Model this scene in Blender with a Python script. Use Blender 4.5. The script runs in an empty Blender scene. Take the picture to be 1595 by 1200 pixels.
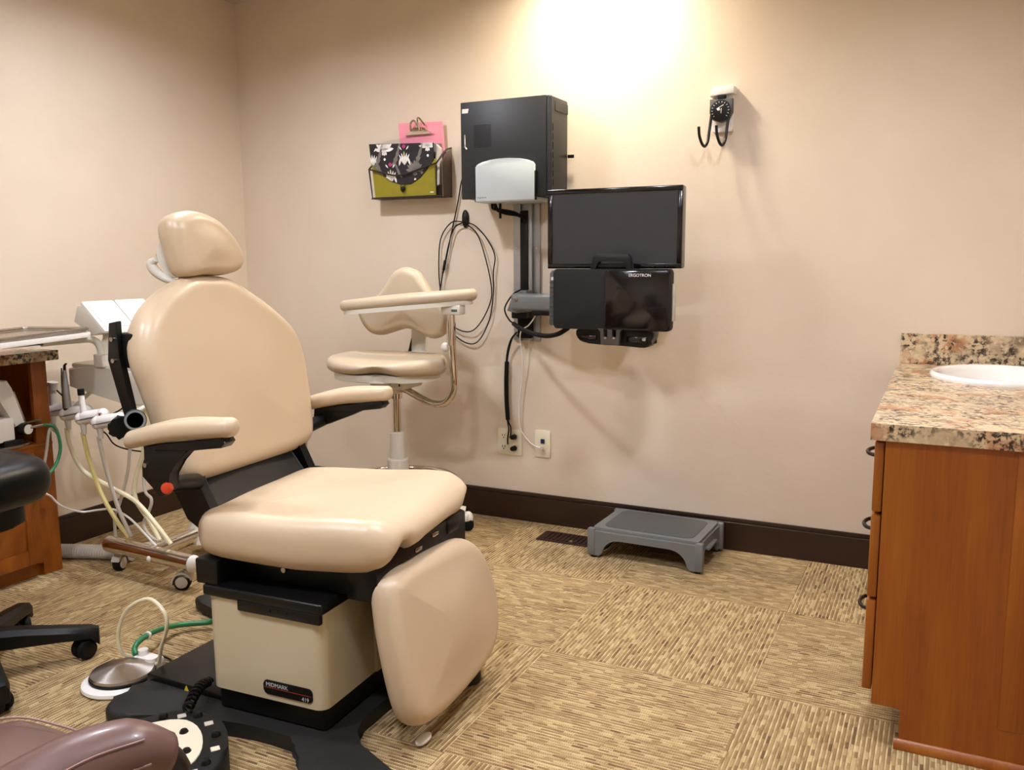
import bpy, bmesh, math, random
from mathutils import Vector, Matrix
random.seed(4)
R = math.radians
S = bpy.context.scene
COL = S.collection

# ------------------------------------------------------------------ camera
cam_d = bpy.data.cameras.new('camera'); cam = bpy.data.objects.new('camera', cam_d); COL.objects.link(cam)
cam_d.sensor_fit = 'HORIZONTAL'; cam_d.sensor_width = 36.0; cam_d.lens = 36.0 * 1350 / 1595; cam_d.clip_start = 0.02
yaw, pit, rol = R(-26.384), R(8.329), R(0.36)
fw = Vector((math.sin(yaw) * math.cos(pit), math.cos(yaw) * math.cos(pit), -math.sin(pit)))
rt = Vector((math.cos(yaw), -math.sin(yaw), 0)); dn = fw.cross(rt)
rt2 = rt * math.cos(rol) + dn * math.sin(rol); dn2 = dn * math.cos(rol) - rt * math.sin(rol)
cam.matrix_world = Matrix(((rt2.x, -dn2.x, -fw.x, 3.2397), (rt2.y, -dn2.y, -fw.y, -3.4506), (rt2.z, -dn2.z, -fw.z, 1.1826), (0, 0, 0, 1)))
S.camera = cam

# ------------------------------------------------------------------ world, light, exposure
W = bpy.data.worlds.new('world'); S.world = W; W.use_nodes = True
W.node_tree.nodes['Background'].inputs[0].default_value = (1.0, 0.97, 0.93, 1)
W.node_tree.nodes['Background'].inputs[1].default_value = 0.0   # closed room, no sky
S.view_settings.view_transform = 'Standard'; S.view_settings.look = 'None'
S.view_settings.gamma = 1.0; S.view_settings.use_curve_mapping = False
S.view_settings.exposure = 0.18
PANEL_W = 300.0      # radiance of the ceiling downlights
GLOBE_W = 430.0     # radiance of the downlight by the back wall

# ------------------------------------------------------------------ helpers
def lin(h):
    h = h.lstrip('#'); o = []
    for i in (0, 2, 4):
        c = int(h[i:i + 2], 16) / 255; o.append(c / 12.92 if c <= .04045 else ((c + .055) / 1.055) ** 2.4)
    return (o[0], o[1], o[2], 1)

class NT:
    def __init__(s, name):
        s.m = bpy.data.materials.new(name); s.m.use_nodes = True
        s.t = s.m.node_tree; s.b = s.t.nodes['Principled BSDF']
    def n(s, typ, **kw):
        nd = s.t.nodes.new(typ)
        for k, v in sorted(kw.items(), key=lambda q: q[0].startswith('i_')):
            if k.startswith('i_'):
                key = k[2:]; key = int(key) if key.isdigit() else key.replace('_', ' ')
                if isinstance(v, bpy.types.NodeSocket): s.t.links.new(v, nd.inputs[key])
                else: nd.inputs[key].default_value = v
            else: setattr(nd, k, v)
        return nd
    def l(s, a, b): s.t.links.new(a, b)
    def math(s, op, a, b=None, c=None):
        kw = {'i_0': a}
        if b is not None: kw['i_1'] = b
        if c is not None: kw['i_2'] = c
        return s.n('ShaderNodeMath', operation=op, **kw).outputs[0]
    def ramp(s, fac, stops, interp='LINEAR'):
        nd = s.n('ShaderNodeValToRGB'); s.l(fac, nd.inputs[0]); e = nd.color_ramp.elements
        nd.color_ramp.interpolation = interp
        while len(e) > 1: e.remove(e[-1])
        e[0].position = stops[0][0]; e[0].color = stops[0][1]
        for p, c in stops[1:]:
            x = e.new(p); x.color = c
        return nd.outputs[0]
    def bump(s, h, strength=.2, dist=.002):
        b = s.n('ShaderNodeBump'); b.inputs['Strength'].default_value = strength; b.inputs['Distance'].default_value = dist
        s.l(h, b.inputs['Height']); s.l(b.outputs[0], s.b.inputs['Normal'])
    def coord(s, scale=(1, 1, 1)):
        c = s.n('ShaderNodeTexCoord'); mp = s.n('ShaderNodeMapping'); s.l(c.outputs['Object'], mp.inputs[0])
        mp.inputs['Scale'].default_value = scale; return mp.outputs[0]

def M(name, col, rough=.5, metal=0.0, var=0.0, vscale=30, bump=0.0, bscale=200, bdist=.001, coat=0.0, spec=.5, emit=0, alpha=1, trans=0):
    k = NT(name); b = k.b; c = lin(col)
    b.inputs['Base Color'].default_value = c; b.inputs['Roughness'].default_value = rough; b.inputs['Metallic'].default_value = metal
    b.inputs['Coat Weight'].default_value = coat; b.inputs['Specular IOR Level'].default_value = spec; b.inputs['Transmission Weight'].default_value = trans
    if emit:
        b.inputs['Emission Color'].default_value = c; b.inputs['Emission Strength'].default_value = emit
    co = k.coord()
    nz = k.n('ShaderNodeTexNoise', i_Vector=co, i_Scale=vscale, i_Detail=3.0).outputs[0]
    v = max(var, .012)
    lo = tuple(x * (1 - v) for x in c[:3]) + (1,); hi = tuple(min(1, x * (1 + v)) for x in c[:3]) + (1,)
    k.l(k.ramp(nz, [(.3, lo), (.7, hi)]), b.inputs['Base Color'])
    if bump:
        k.bump(k.n('ShaderNodeTexNoise', i_Vector=co, i_Scale=bscale, i_Detail=2.0).outputs[0], bump, bdist)
    return k.m

def bm_new(): return bmesh.new()
def _merge(bm, tmp, mtx=None):
    if mtx is not None: bmesh.ops.transform(tmp, matrix=mtx, verts=tmp.verts)
    me = bpy.data.meshes.new('t'); tmp.to_mesh(me); tmp.free(); bm.from_mesh(me); bpy.data.meshes.remove(me)
def rot_to(d):
    return Vector((0, 0, 1)).rotation_difference(Vector(d).normalized()).to_matrix().to_4x4()

class B:
    """collects primitives into one mesh"""
    def __init__(s): s.bm = bmesh.new()
    def box(s, lo, hi, bev=0.0, seg=2, rot=None, only_vertical=False):
        t = bmesh.new(); bmesh.ops.create_cube(t, size=1)
        lo, hi = Vector(lo), Vector(hi); sz = hi - lo; c = (hi + lo) / 2
        bmesh.ops.transform(t, matrix=Matrix.Diagonal((*sz, 1)), verts=t.verts)
        if bev:
            ed = t.edges[:]
            if only_vertical: ed = [e for e in ed if abs((e.verts[0].co - e.verts[1].co).normalized().z) > .9]
            bmesh.ops.bevel(t, geom=ed, offset=bev, segments=seg, profile=.5, affect='EDGES')
        m = Matrix.Translation(c)
        if rot is not None: m = m @ rot
        _merge(s.bm, t, m); return s
    def cyl(s, p0, p1, r0, r1=None, n=20, bev=0.0):
        p0, p1 = Vector(p0), Vector(p1); r1 = r0 if r1 is None else r1
        t = bmesh.new(); L = (p1 - p0).length
        bmesh.ops.create_cone(t, cap_ends=True, cap_tris=False, segments=n, radius1=r0, radius2=r1, depth=L)
        if bev:
            ed = [e for e in t.edges if any(len(f.verts) > 4 for f in e.link_faces)]
            bmesh.ops.bevel(t, geom=ed, offset=bev, segments=2, profile=.5, affect='EDGES')
        _merge(s.bm, t, Matrix.Translation((p0 + p1) / 2) @ rot_to(p1 - p0)); return s
    def sph(s, c, r, n=16):
        t = bmesh.new(); bmesh.ops.create_uvsphere(t, u_segments=n, v_segments=max(6, n // 2), radius=1)
        if not hasattr(r, '__len__'): r = (r, r, r)
        _merge(s.bm, t, Matrix.Translation(c) @ Matrix.Diagonal((*r, 1))); return s
    def rings(s, rings, cap0=True, cap1=True, closed=True):
        bm = s.bm; vs = [[bm.verts.new(p) for p in r] for r in rings]; n = len(vs[0])
        for a, b in zip(vs[:-1], vs[1:]):
            for i in range(n if closed else n - 1):
                j = (i + 1) % n; bm.faces.new((a[i], a[j], b[j], b[i]))
        if cap0: bm.faces.new(vs[0][::-1])
        if cap1: bm.faces.new(vs[-1])
        return s
    def tube(s, pts, r, n=8, sub=6, smooth=True, caps=True):
        P = [Vector(p) for p in pts]
        rr = list(r) if hasattr(r, '__len__') else [r] * len(P)
        if smooth and len(P) > 2:
            Q, RR = [], []
            for i in range(len(P) - 1):
                a = P[i - 1] if i else P[0] * 2 - P[1]; b, c = P[i], P[i + 1]
                d = P[i + 2] if i + 2 < len(P) else P[-1] * 2 - P[-2]
                for k in range(sub):
                    t = k / sub
                    Q.append(.5 * ((2 * b) + (c - a) * t + (2 * a - 5 * b + 4 * c - d) * t * t + (3 * b - a - 3 * c + d) * t ** 3))
                    RR.append(rr[i] * (1 - t) + rr[i + 1] * t)
            Q.append(P[-1]); RR.append(rr[-1])
        else: Q, RR = P, rr
        tg = [(Q[min(i + 1, len(Q) - 1)] - Q[max(i - 1, 0)]).normalized() for i in range(len(Q))]
        u = tg[0].orthogonal().normalized(); out = []
        for i, q in enumerate(Q):
            if i:
                u = tg[i - 1].rotation_difference(tg[i]) @ u
                u = (u - tg[i] * u.dot(tg[i])).normalized()
            v = tg[i].cross(u)
            out.append([q + (u * math.cos(2 * math.pi * k / n) + v * math.sin(2 * math.pi * k / n)) * RR[i] for k in range(n)])
        return s.rings(out, caps, caps)
    def lathe(s, prof, c=(0, 0, 0), n=32, sx=1, sy=1, axis=None, loop=False):
        m = rot_to(axis) if axis is not None else Matrix.Identity(4); c = Vector(c); rs = []
        for r, z in prof:
            rs.append([c + m @ Vector((max(r, 1e-4) * sx * math.cos(2 * math.pi * k / n), max(r, 1e-4) * sy * math.sin(2 * math.pi * k / n), z)) for k in range(n)])
        if loop: rs.append(rs[0])
        s.rings(rs, not loop, not loop)
        if loop: bmesh.ops.remove_doubles(s.bm, verts=s.bm.verts, dist=1e-6)
        return s
    def prism(s, poly, f, d0, d1, bev=0.0, seg=2):
        """poly: 2d points; f(a, b, d) -> xyz"""
        t = bmesh.new(); v0 = [t.verts.new(f(a, b, d0)) for a, b in poly]; v1 = [t.verts.new(f(a, b, d1)) for a, b in poly]
        n = len(poly); caps = [t.faces.new(v0[::-1]), t.faces.new(v1)]
        for i in range(n):
            j = (i + 1) % n; t.faces.new((v0[i], v0[j], v1[j], v1[i]))
        if bev:
            ed = {e for cface in caps for e in cface.edges}
            bmesh.ops.bevel(t, geom=list(ed), offset=bev, segments=seg, profile=.5, affect='EDGES')
        bmesh.ops.recalc_face_normals(t, faces=t.faces)
        _merge(s.bm, t); return s
    def cushion(s, outline, f, thick, rnd, dome=0.0, steps=6, dsteps=7, domeb=0.0, scaled=False):
        """closed 2d outline -> padded body with rolled edges; f(a, b, h) -> xyz"""
        n = len(outline); O = [Vector(p) for p in outline]; cen = sum(O, Vector((0, 0))) / n
        area = sum(O[i].x * O[(i + 1) % n].y - O[(i + 1) % n].x * O[i].y for i in range(n))
        sg = 1 if area > 0 else -1; nor = []
        for i in range(n):
            t = (O[(i + 1) % n] - O[i - 1]).normalized(); nor.append(Vector((t.y, -t.x)) * sg)
        rm = sum((p - cen).length for p in O) / n
        def ring(ins, sc, h):
            if scaled: return [f(*(cen + (O[i] - cen) * (sc * (1 - ins / rm))), h) for i in range(n)]
            return [f(*(cen + ((O[i] - nor[i] * ins) - cen) * sc), h) for i in range(n)]
        rs = []
        for k in range(dsteps, 0, -1):
            sc = 1 - (k / dsteps) * .97; rs.append(ring(rnd, sc, -domeb * (1 - sc * sc) ** 1.5))
        for k in range(steps + 1):
            a = math.pi / 2 * k / steps; rs.append(ring(rnd * (1 - math.sin(a)), 1, rnd * (1 - math.cos(a))))
        for k in range(steps + 1):
            a = math.pi / 2 * k / steps; rs.append(ring(rnd * (1 - math.cos(a)), 1, thick - rnd + rnd * math.sin(a)))
        for k in range(1, dsteps + 1):
            sc = 1 - (k / dsteps) * .97; rs.append(ring(rnd, sc, thick + dome * (1 - sc * sc) ** 1.5))
        return s.rings(rs)

def crom(pts, sub=6):
    """closed Catmull-Rom through 2d points"""
    P = [Vector(p) for p in pts]; n = len(P); o = []
    for i in range(n):
        a, b, c, d = P[i - 1], P[i], P[(i + 1) % n], P[(i + 2) % n]
        for k in range(sub):
            t = k / sub
            o.append(.5 * ((2 * b) + (c - a) * t + (2 * a - 5 * b + 4 * c - d) * t * t + (3 * b - a - 3 * c + d) * t ** 3))
    return o
def rrect(x0, y0, x1, y1, r, n=6):
    o = []
    for cx, cy, a0 in ((x1 - r, y1 - r, 0), (x0 + r, y1 - r, 90), (x0 + r, y0 + r, 180), (x1 - r, y0 + r, 270)):
        for k in range(n + 1):
            a = R(a0 + 90 * k / n); o.append((cx + r * math.cos(a), cy + r * math.sin(a)))
    return o
def ell(cx, cy, rx, ry, n=32): return [(cx + rx * math.cos(2 * math.pi * k / n), cy + ry * math.sin(2 * math.pi * k / n)) for k in range(n)]
XY = lambda a, b, d: Vector((a, b, d))       # plan outline, d up
XZ = lambda a, b, d: Vector((a, d, b))       # outline facing -y/+y, d along y
YZ = lambda a, b, d: Vector((d, a, b))

def obj(name, b, mat, parent=None, ang=40, smooth=True):
    bm = b.bm if isinstance(b, B) else b
    bmesh.ops.recalc_face_normals(bm, faces=bm.faces)
    me = bpy.data.meshes.new(name); bm.to_mesh(me); bm.free()
    if smooth:
        for p in me.polygons: p.use_smooth = True
        me.set_sharp_from_angle(angle=R(ang))
    me.materials.append(mat)
    o = bpy.data.objects.new(name, me); COL.objects.link(o)
    if parent: o.parent = parent
    return o
def tag(o, label, cat, group=None):
    o['label'] = label; o['category'] = cat
    if group: o['group'] = group
    return o
def thing(name, label, cat, loc=(0, 0, 0), rz=0.0, group=None):
    o = bpy.data.objects.new(name, None); COL.objects.link(o); o.empty_display_size = .1
    o.location = loc; o.rotation_euler = (0, 0, rz); return tag(o, label, cat, group)
def struct(name, b, mat, label=None, parent=None, **k):
    o = obj(name, b, mat, parent, **k)
    if not parent: o['kind'] = 'structure'
    if label: o['label'] = label
    return o
def text(name, s, size, mat, parent, loc, xdir, ydir, depth=.0006, align='LEFT'):
    cu = bpy.data.curves.new(name, 'FONT'); cu.body = s; cu.size = size; cu.extrude = depth / 2; cu.align_x = align
    tmp = bpy.data.objects.new(name, cu); COL.objects.link(tmp)
    dg = bpy.context.evaluated_depsgraph_get(); me = bpy.data.meshes.new_from_object(tmp.evaluated_get(dg))
    bpy.data.objects.remove(tmp); x, y = Vector(xdir).normalized(), Vector(ydir).normalized(); z = x.cross(y)
    m = Matrix(((x.x, y.x, z.x, loc[0]), (x.y, y.y, z.y, loc[1]), (x.z, y.z, z.z, loc[2]), (0, 0, 0, 1)))
    me.transform(m); me.materials.clear(); me.materials.append(mat)
    o = bpy.data.objects.new(name, me); COL.objects.link(o); o.parent = parent; return o

# ------------------------------------------------------------------ materials
def wall_mat():
    k = NT('wall_paint'); co = k.coord()
    n1 = k.n('ShaderNodeTexNoise', i_Vector=co, i_Scale=2.2, i_Detail=3.0).outputs[0]
    k.l(k.ramp(n1, [(.3, lin('#D2C2AC')), (.7, lin('#D9CAB5'))]), k.b.inputs['Base Color'])
    k.b.inputs['Roughness'].default_value = .62
    n2 = k.n('ShaderNodeTexNoise', i_Vector=co, i_Scale=26.0, i_Detail=4.0, i_Roughness=.55).outputs[0]
    k.bump(k.ramp(n2, [(.42, (0, 0, 0, 1)), (.62, (1, 1, 1, 1))]), .13, .002)
    return k.m
def carpet_mat():
    k = NT('carpet'); tc = k.n('ShaderNodeTexCoord'); oi = k.n('ShaderNodeObjectInfo')
    sp = k.n('ShaderNodeSeparateXYZ', i_0=tc.outputs['Object'])
    seed = k.math('MULTIPLY', oi.outputs['Random'], 97.0)
    PITCH = 1 / .0118
    yy_ = k.math('MULTIPLY', k.math('ADD', sp.outputs[1], seed), PITCH)
    row = k.math('FLOOR', yy_); fr = k.math('FRACT', yy_)
    rw = k.n('ShaderNodeTexWhiteNoise', noise_dimensions='1D', i_W=row)
    lenf = k.math('MULTIPLY_ADD', rw.outputs[0], 14.0, 24.0)
    cell = k.math('FLOOR', k.math('ADD', k.math('MULTIPLY', sp.outputs[0], lenf), k.math('MULTIPLY', rw.outputs[0], 531.0)))
    cv = k.n('ShaderNodeCombineXYZ', i_0=row, i_1=cell, i_2=seed)
    wn = k.n('ShaderNodeTexWhiteNoise', noise_dimensions='3D', i_Vector=cv.outputs[0])
    mp = k.n('ShaderNodeMapping', i_Vector=tc.outputs['Object']); mp.inputs['Scale'].default_value = (6, 14, 1)
    cl = k.n('ShaderNodeTexNoise', noise_dimensions='4D', i_Vector=mp.outputs[0], i_Scale=1.0, i_Detail=3.0, i_W=seed).outputs[0]
    val = k.math('ADD', wn.outputs[0], k.math('MULTIPLY_ADD', cl, .9, -.45))
    pile = k.ramp(val, [(.0, lin('#6A5138')), (.08, lin('#846A49')), (.20, lin('#8A704C')), (.55, lin('#957B54')), (.80, lin('#A58B62')), (.97, lin('#B8A175'))])
    cordn = k.n('ShaderNodeTexNoise', noise_dimensions='4D', i_Vector=k.n('ShaderNodeVectorMath', operation='MULTIPLY', i_0=tc.outputs['Object'], i_1=(26, 90, 1)).outputs[0], i_Scale=1.0, i_Detail=2.0, i_W=seed).outputs[0]
    cord = k.ramp(cordn, [(.3, lin('#8A704C')), (.45, lin('#AE966D')), (.7, lin('#CDB98E'))])
    isc = k.math('LESS_THAN', fr, .36)
    mx0 = k.n('ShaderNodeMix', data_type='RGBA'); k.l(isc, mx0.inputs[0]); k.l(pile, mx0.inputs[6]); k.l(cord, mx0.inputs[7])
    fx = k.math('FRACT', k.math('MULTIPLY', sp.outputs[0], 1 / .0062))
    edge = k.math('LESS_THAN', k.math('ABSOLUTE', k.math('SUBTRACT', fr, .42)), .09)
    dot = k.math('MULTIPLY', edge, k.math('LESS_THAN', fx, .5))
    mx = k.n('ShaderNodeMix', data_type='RGBA', blend_type='MULTIPLY'); k.l(k.math('MULTIPLY', dot, .8), mx.inputs[0]); k.l(mx0.outputs[2], mx.inputs[6]); mx.inputs[7].default_value = lin('#6E5438')
    fine = k.n('ShaderNodeTexNoise', i_Vector=tc.outputs['Object'], i_Scale=380.0, i_Detail=2.0).outputs[0]
    m3 = k.n('ShaderNodeMix', data_type='RGBA', blend_type='MULTIPLY'); m3.inputs[0].default_value = .55; k.l(mx.outputs[2], m3.inputs[6]); k.l(k.ramp(fine, [(.3, (.55, .53, .5, 1)), (.6, (1, 1, 1, 1))]), m3.inputs[7])
    k.l(m3.outputs[2], k.b.inputs['Base Color'])
    k.b.inputs['Roughness'].default_value = .95; k.b.inputs['Specular IOR Level'].default_value = .15
    k.bump(k.math('ADD', k.math('MULTIPLY', fine, .6), k.math('ADD', isc, k.math('MULTIPLY', wn.outputs[0], .5))), .35, .0018)
    return k.m
def wood_mat(name, c0, c1, c2, rough=.38, vertical=True):
    k = NT(name); co = k.coord((6, 6, .7) if vertical else (6, .7, 6))
    n1 = k.n('ShaderNodeTexNoise', i_Vector=co, i_Scale=1.4, i_Detail=5.0, i_Distortion=.7).outputs[0]
    n2 = k.n('ShaderNodeTexNoise', i_Vector=k.coord((60, 60, 3) if vertical else (60, 3, 60)), i_Scale=3.0, i_Detail=2.0).outputs[0]
    f = k.math('ADD', k.math('MULTIPLY', n1, .8), k.math('MULTIPLY', n2, .25))
    col = k.ramp(f, [(.3, lin(c0)), (.52, lin(c1)), (.75, lin(c2))])
    vo = k.n('ShaderNodeTexVoronoi', i_Vector=k.coord((1, 1, .8)), i_Scale=4.3).outputs['Distance']
    kn = k.ramp(vo, [(.02, lin('#3A1A0A')), (.06, (1, 1, 1, 1))])
    mx = k.n('ShaderNodeMix', data_type='RGBA', blend_type='MULTIPLY'); mx.inputs[0].default_value = .6
    k.l(col, mx.inputs[6]); k.l(kn, mx.inputs[7]); k.l(mx.outputs[2], k.b.inputs['Base Color'])
    k.b.inputs['Roughness'].default_value = rough
    return k.m
def laminate_mat():
    k = NT('granite_laminate'); co = k.coord()
    n1 = k.n('ShaderNodeTexNoise', i_Vector=co, i_Scale=9.0, i_Detail=3.0, i_Distortion=.8).outputs[0]
    base = k.ramp(n1, [(.32, lin('#8A7860')), (.43, lin('#BBA686')), (.53, lin('#CDB794')), (.60, lin('#BA8F6A')), (.68, lin('#A5744F'))])
    n2 = k.n('ShaderNodeTexNoise', i_Vector=co, i_Scale=70.0, i_Detail=4.0, i_Roughness=.65).outputs[0]
    n3 = k.n('ShaderNodeTexNoise', i_Vector=co, i_Scale=14.0, i_Detail=2.0, i_W=3.0, noise_dimensions='4D').outputs[0]
    f = k.math('MULTIPLY', k.ramp(n2, [(.47, (0, 0, 0, 1)), (.56, (1, 1, 1, 1))]), k.ramp(n3, [(.40, (.1, .1, .1, 1)), (.56, (1, 1, 1, 1))]))
    mx = k.n('ShaderNodeMix', data_type='RGBA'); k.l(f, mx.inputs[0]); k.l(base, mx.inputs[6]); mx.inputs[7].default_value = lin('#33261F')
    n4 = k.n('ShaderNodeTexNoise', i_Vector=co, i_Scale=55.0, i_Detail=3.0).outputs[0]
    m2 = k.n('ShaderNodeMix', data_type='RGBA'); k.l(k.ramp(n4, [(.56, (0, 0, 0, 1)), (.66, (.7, .7, .7, 1))]), m2.inputs[0]); k.l(mx.outputs[2], m2.inputs[6]); m2.inputs[7].default_value = lin('#D6C6A4')
    k.l(m2.outputs[2], k.b.inputs['Base Color']); k.b.inputs['Roughness'].default_value = .28
    return k.m

m_wall = wall_mat(); m_carpet = carpet_mat(); m_lam = laminate_mat()
m_ceil = M('ceiling_paint', '#C9BDAE', .8)
m_wood = wood_mat('cherry_wood', '#70360A', '#8C4A0C', '#9E6014')
m_base = M('baseboard_paint', '#2A1911', .30, var=.08, vscale=20)
m_vinyl = M('tan_vinyl', '#C1AC8F', .36, var=.03, vscale=4, bump=.06, bscale=500, bdist=.0004)
m_vinyl2 = M('stool_vinyl', '#B9A88E', .42, var=.03, vscale=5, bump=.06, bscale=500, bdist=.0004)
m_beige = M('beige_enamel', '#BDB194', .32, var=.02, vscale=3, coat=.2)
m_blk = M('black_plastic', '#060606', .42, var=.05, spec=.3)
m_blk_s = M('black_satin_metal', '#080808', .36, var=.05, spec=.35)
m_blk_r = M('black_rubber', '#080808', .7, var=.05, spec=.25)
m_blk_t = M('black_textured', '#141413', .6, spec=.3, var=.06, bump=.25, bscale=700, bdist=.0006)
m_foot = M('cast_base', '#1F1E1C', .55, spec=.35, var=.06, bump=.2, bscale=500, bdist=.0006)
m_char = M('charcoal_metal', '#222324', .45, var=.03, spec=.35)
m_char2 = M('brown_grey_metal', '#403B33', .5, var=.03)
m_gloss = M('gloss_black', '#070709', .16, coat=.2)
m_chrome = M('chrome', '#D8D2C8', .10, 1.0, var=.01)
m_alu = M('aluminium', '#A9ABAB', .42, .85, var=.02)
def disc_mat():
    k = NT('turned_steel'); k.b.inputs['Base Color'].default_value = lin('#C4BDB6'); k.b.inputs['Metallic'].default_value = 1.0
    k.b.inputs['Roughness'].default_value = .3; k.b.inputs['Anisotropic'].default_value = .85
    tg = k.n('ShaderNodeTangent', direction_type='RADIAL', axis='Z'); k.l(tg.outputs[0], k.b.inputs['Tangent'])
    return k.m
m_disc = disc_mat()
m_steel = M('brushed_steel', '#B9B2AA', .25, 1.0, var=.02)
m_grey = M('grey_plastic', '#6D6F6D', .45, var=.03)
m_grey_d = M('dark_grey_plastic', '#4B4D4B', .5, var=.03)
m_silver = M('silver_grey_paint', '#B9C0BE', .45, var=.01)
m_white = M('white_plastic', '#E6E1DA', .35, var=.01)
m_offw = M('off_white_plastic', '#CFC9BB', .38, var=.015)
m_ivory = M('ivory_plastic', '#E2D9BE', .4, var=.01)
m_cream = M('cream_tubing', '#E2D8B4', .4, var=.04)
m_yel = M('yellow_tubing', '#D6C682', .4, var=.04)
m_gtube = M('grey_tubing', '#C0B7AA', .45, var=.04)
m_green = M('green_tubing', '#2E7A50', .3, var=.06)
m_porc = M('porcelain', '#EDE9E4', .08, coat=.5)
m_pink = M('pink_board', '#EE94A4', .5)
m_olive = M('olive_card', '#8C8012', .5, var=.06)
m_fblack = M('folder_black', '#15121A', .45)
m_fwhite = M('print_white', '#E8E4E0', .5)
m_fgrey = M('print_grey', '#77736D', .5)
m_fpink = M('print_magenta', '#B8246E', .5)
m_fyel = M('print_yellow', '#B9B441', .5)
m_mesh = M('dark_mesh_wire', '#2B2422', .5, .3)
m_mesh2 = M('mesh_panel', '#6A5850', .55, .2, var=.08, vscale=300)
m_screen = M('screen_panel', '#2C2C2D', .38, var=.03, coat=.0)
m_brown = M('brown_leather', '#5E443F', .34, var=.06, vscale=8, bump=.15, bscale=260, bdist=.0006, coat=.1)
m_stitch = M('tan_stitching', '#8C6E66', .7)
m_bleath = M('black_leather', '#070707', .36, spec=.35, var=.06, bump=.12, bscale=260, bdist=.0006)
m_red = M('red_plastic', '#C8401F', .35)
m_redline = M('red_line', '#8E2820', .5)
m_yellow = M('warning_yellow', '#D9C23A', .5)
m_vent = M('bronze_register', '#2F1B10', .45, .2)
m_blue = M('blue_jack', '#1B1F5A', .4)
m_light = M('lamp_diffuser', '#EFF3FF', .4, emit=PANEL_W)
m_globe = M('globe_glass', '#FFF1DC', .4, emit=GLOBE_W)
m_clear = M('clear_plastic', '#D5D3DA', .15, trans=.6)

# ------------------------------------------------------------------ room shell
RX, RY, RZ = 3.67, -4.3, 2.44
struct('wall_back', B().box((-.1, 0, -.05), (RX + .1, .1, RZ + .05)), m_wall, 'beige textured back wall')
struct('wall_left', B().box((-.1, RY, -.05), (0, 0, RZ + .05)), m_wall, 'beige textured left wall')
struct('wall_right', B().box((RX, RY, -.05), (RX + .1, 0, RZ + .05)), m_wall, 'beige right wall')
struct('wall_front', B().box((-.1, RY - .1, -.05), (RX + .1, RY, RZ + .05)), m_wall, 'beige wall behind the camera')
struct('ceiling', B().box((-.1, RY - .1, RZ), (RX + .1, .1, RZ + .1)), m_ceil, 'plain painted ceiling')
floor = struct('floor', B().box((-.1, RY - .1, -.12), (RX + .1, .1, -.008)), m_blk_r, 'carpet tile floor in quarter-turn layout')
T = .6096; tile_mesh = None
def tile_bm(x0, y0, x1, y1):
    return B().box((x0, y0, -.008), (x1, y1, 0), bev=.0005, seg=1)
for i in range(-4, 4):
    for j in range(-7, 2):
        x0, y0 = 2.2206 + i * T, -.5615 + (j - 1) * T; x1, y1 = x0 + T, y0 + T
        cx, cy = (x0 + x1) / 2, (y0 + y1) / 2
        lx0, lx1, ly0, ly1 = max(x0, 0), min(x1, RX), max(y0, RY), min(y1, 0)
        if lx1 - lx0 < .01 or ly1 - ly0 < .01: continue
        along_y = (i + j) % 2 == 0
        g = .0001
        a0, a1, b0, b1 = lx0 - cx + g, lx1 - cx - g, ly0 - cy + g, ly1 - cy - g
        full = lx1 - lx0 > T - .001 and ly1 - ly0 > T - .001
        if full and tile_mesh is not None:
            o = bpy.data.objects.new('carpet_tile', tile_mesh); COL.objects.link(o); o.parent = floor
        else:
            if along_y: q = (b0, -a1, b1, -a0)          # rotated by 90 degrees below
            else: q = (a0, b0, a1, b1)
            o = obj('carpet_tile', tile_bm(*q), m_carpet, floor, smooth=False)
            if full: tile_mesh = o.data
        o.location = (cx, cy, 0); o.rotation_euler = (0, 0, math.pi / 2 if along_y else 0)

def baseboard(name, f, L0, L1):
    o = struct(name, B().prism([(L0, 0), (L1, 0), (L1, .116), (L0, .116)], f, 0, .015, .001, 1), m_base, 'dark brown painted baseboard')
    c = B(); c.prism([(L0, .116), (L1, .116), (L1, .134), (L0, .134)], f, 0, .013, .004, 2)
    obj('cap_moulding', c, m_base, o)
    return o
baseboard('baseboard_back', lambda a, b, d: Vector((a, -d, b)), 0.0, 3.1395)
baseboard('baseboard_left', lambda a, b, d: Vector((d, a, b)), -4.2, -.016)

# ceiling downlights (above the frame)
def downlight(kind, x, y, r, h, m_, label):
    t = thing(kind + '_downlight_offscreen', label, 'downlight', (x, y, RZ), 0, 'round downlights on the ceiling')
    obj('trim_ring', B().lathe([(r + .012, -.001), (r + .030, -.001), (r + .030, -.010), (r + .020, -h), (r + .012, -h)], n=40, loop=True), m_white, t)
    obj(kind + '_diffuser_offscreen', B().lathe([(.001, -.002), (r, -.002), (r, -.006), (.001, -.006)], n=40), m_, t)
downlight('accent', 1.95, -.28, .075, .036, m_globe, 'round ceiling downlight close to the back wall above the computer')
downlight('cart', .95, -1.15, .10, .045, m_light, 'round ceiling downlight above the dental cart')
downlight('entry', 1.25, -3.05, .10, .045, m_light, 'round ceiling downlight behind the brown office chair')
downlight('seating', 2.30, -2.75, .10, .045, m_light, 'round ceiling downlight above the brown office chair')
downlight('vanity', 3.00, -1.40, .10, .045, m_light, 'round ceiling downlight in front of the vanity cabinet')

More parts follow.
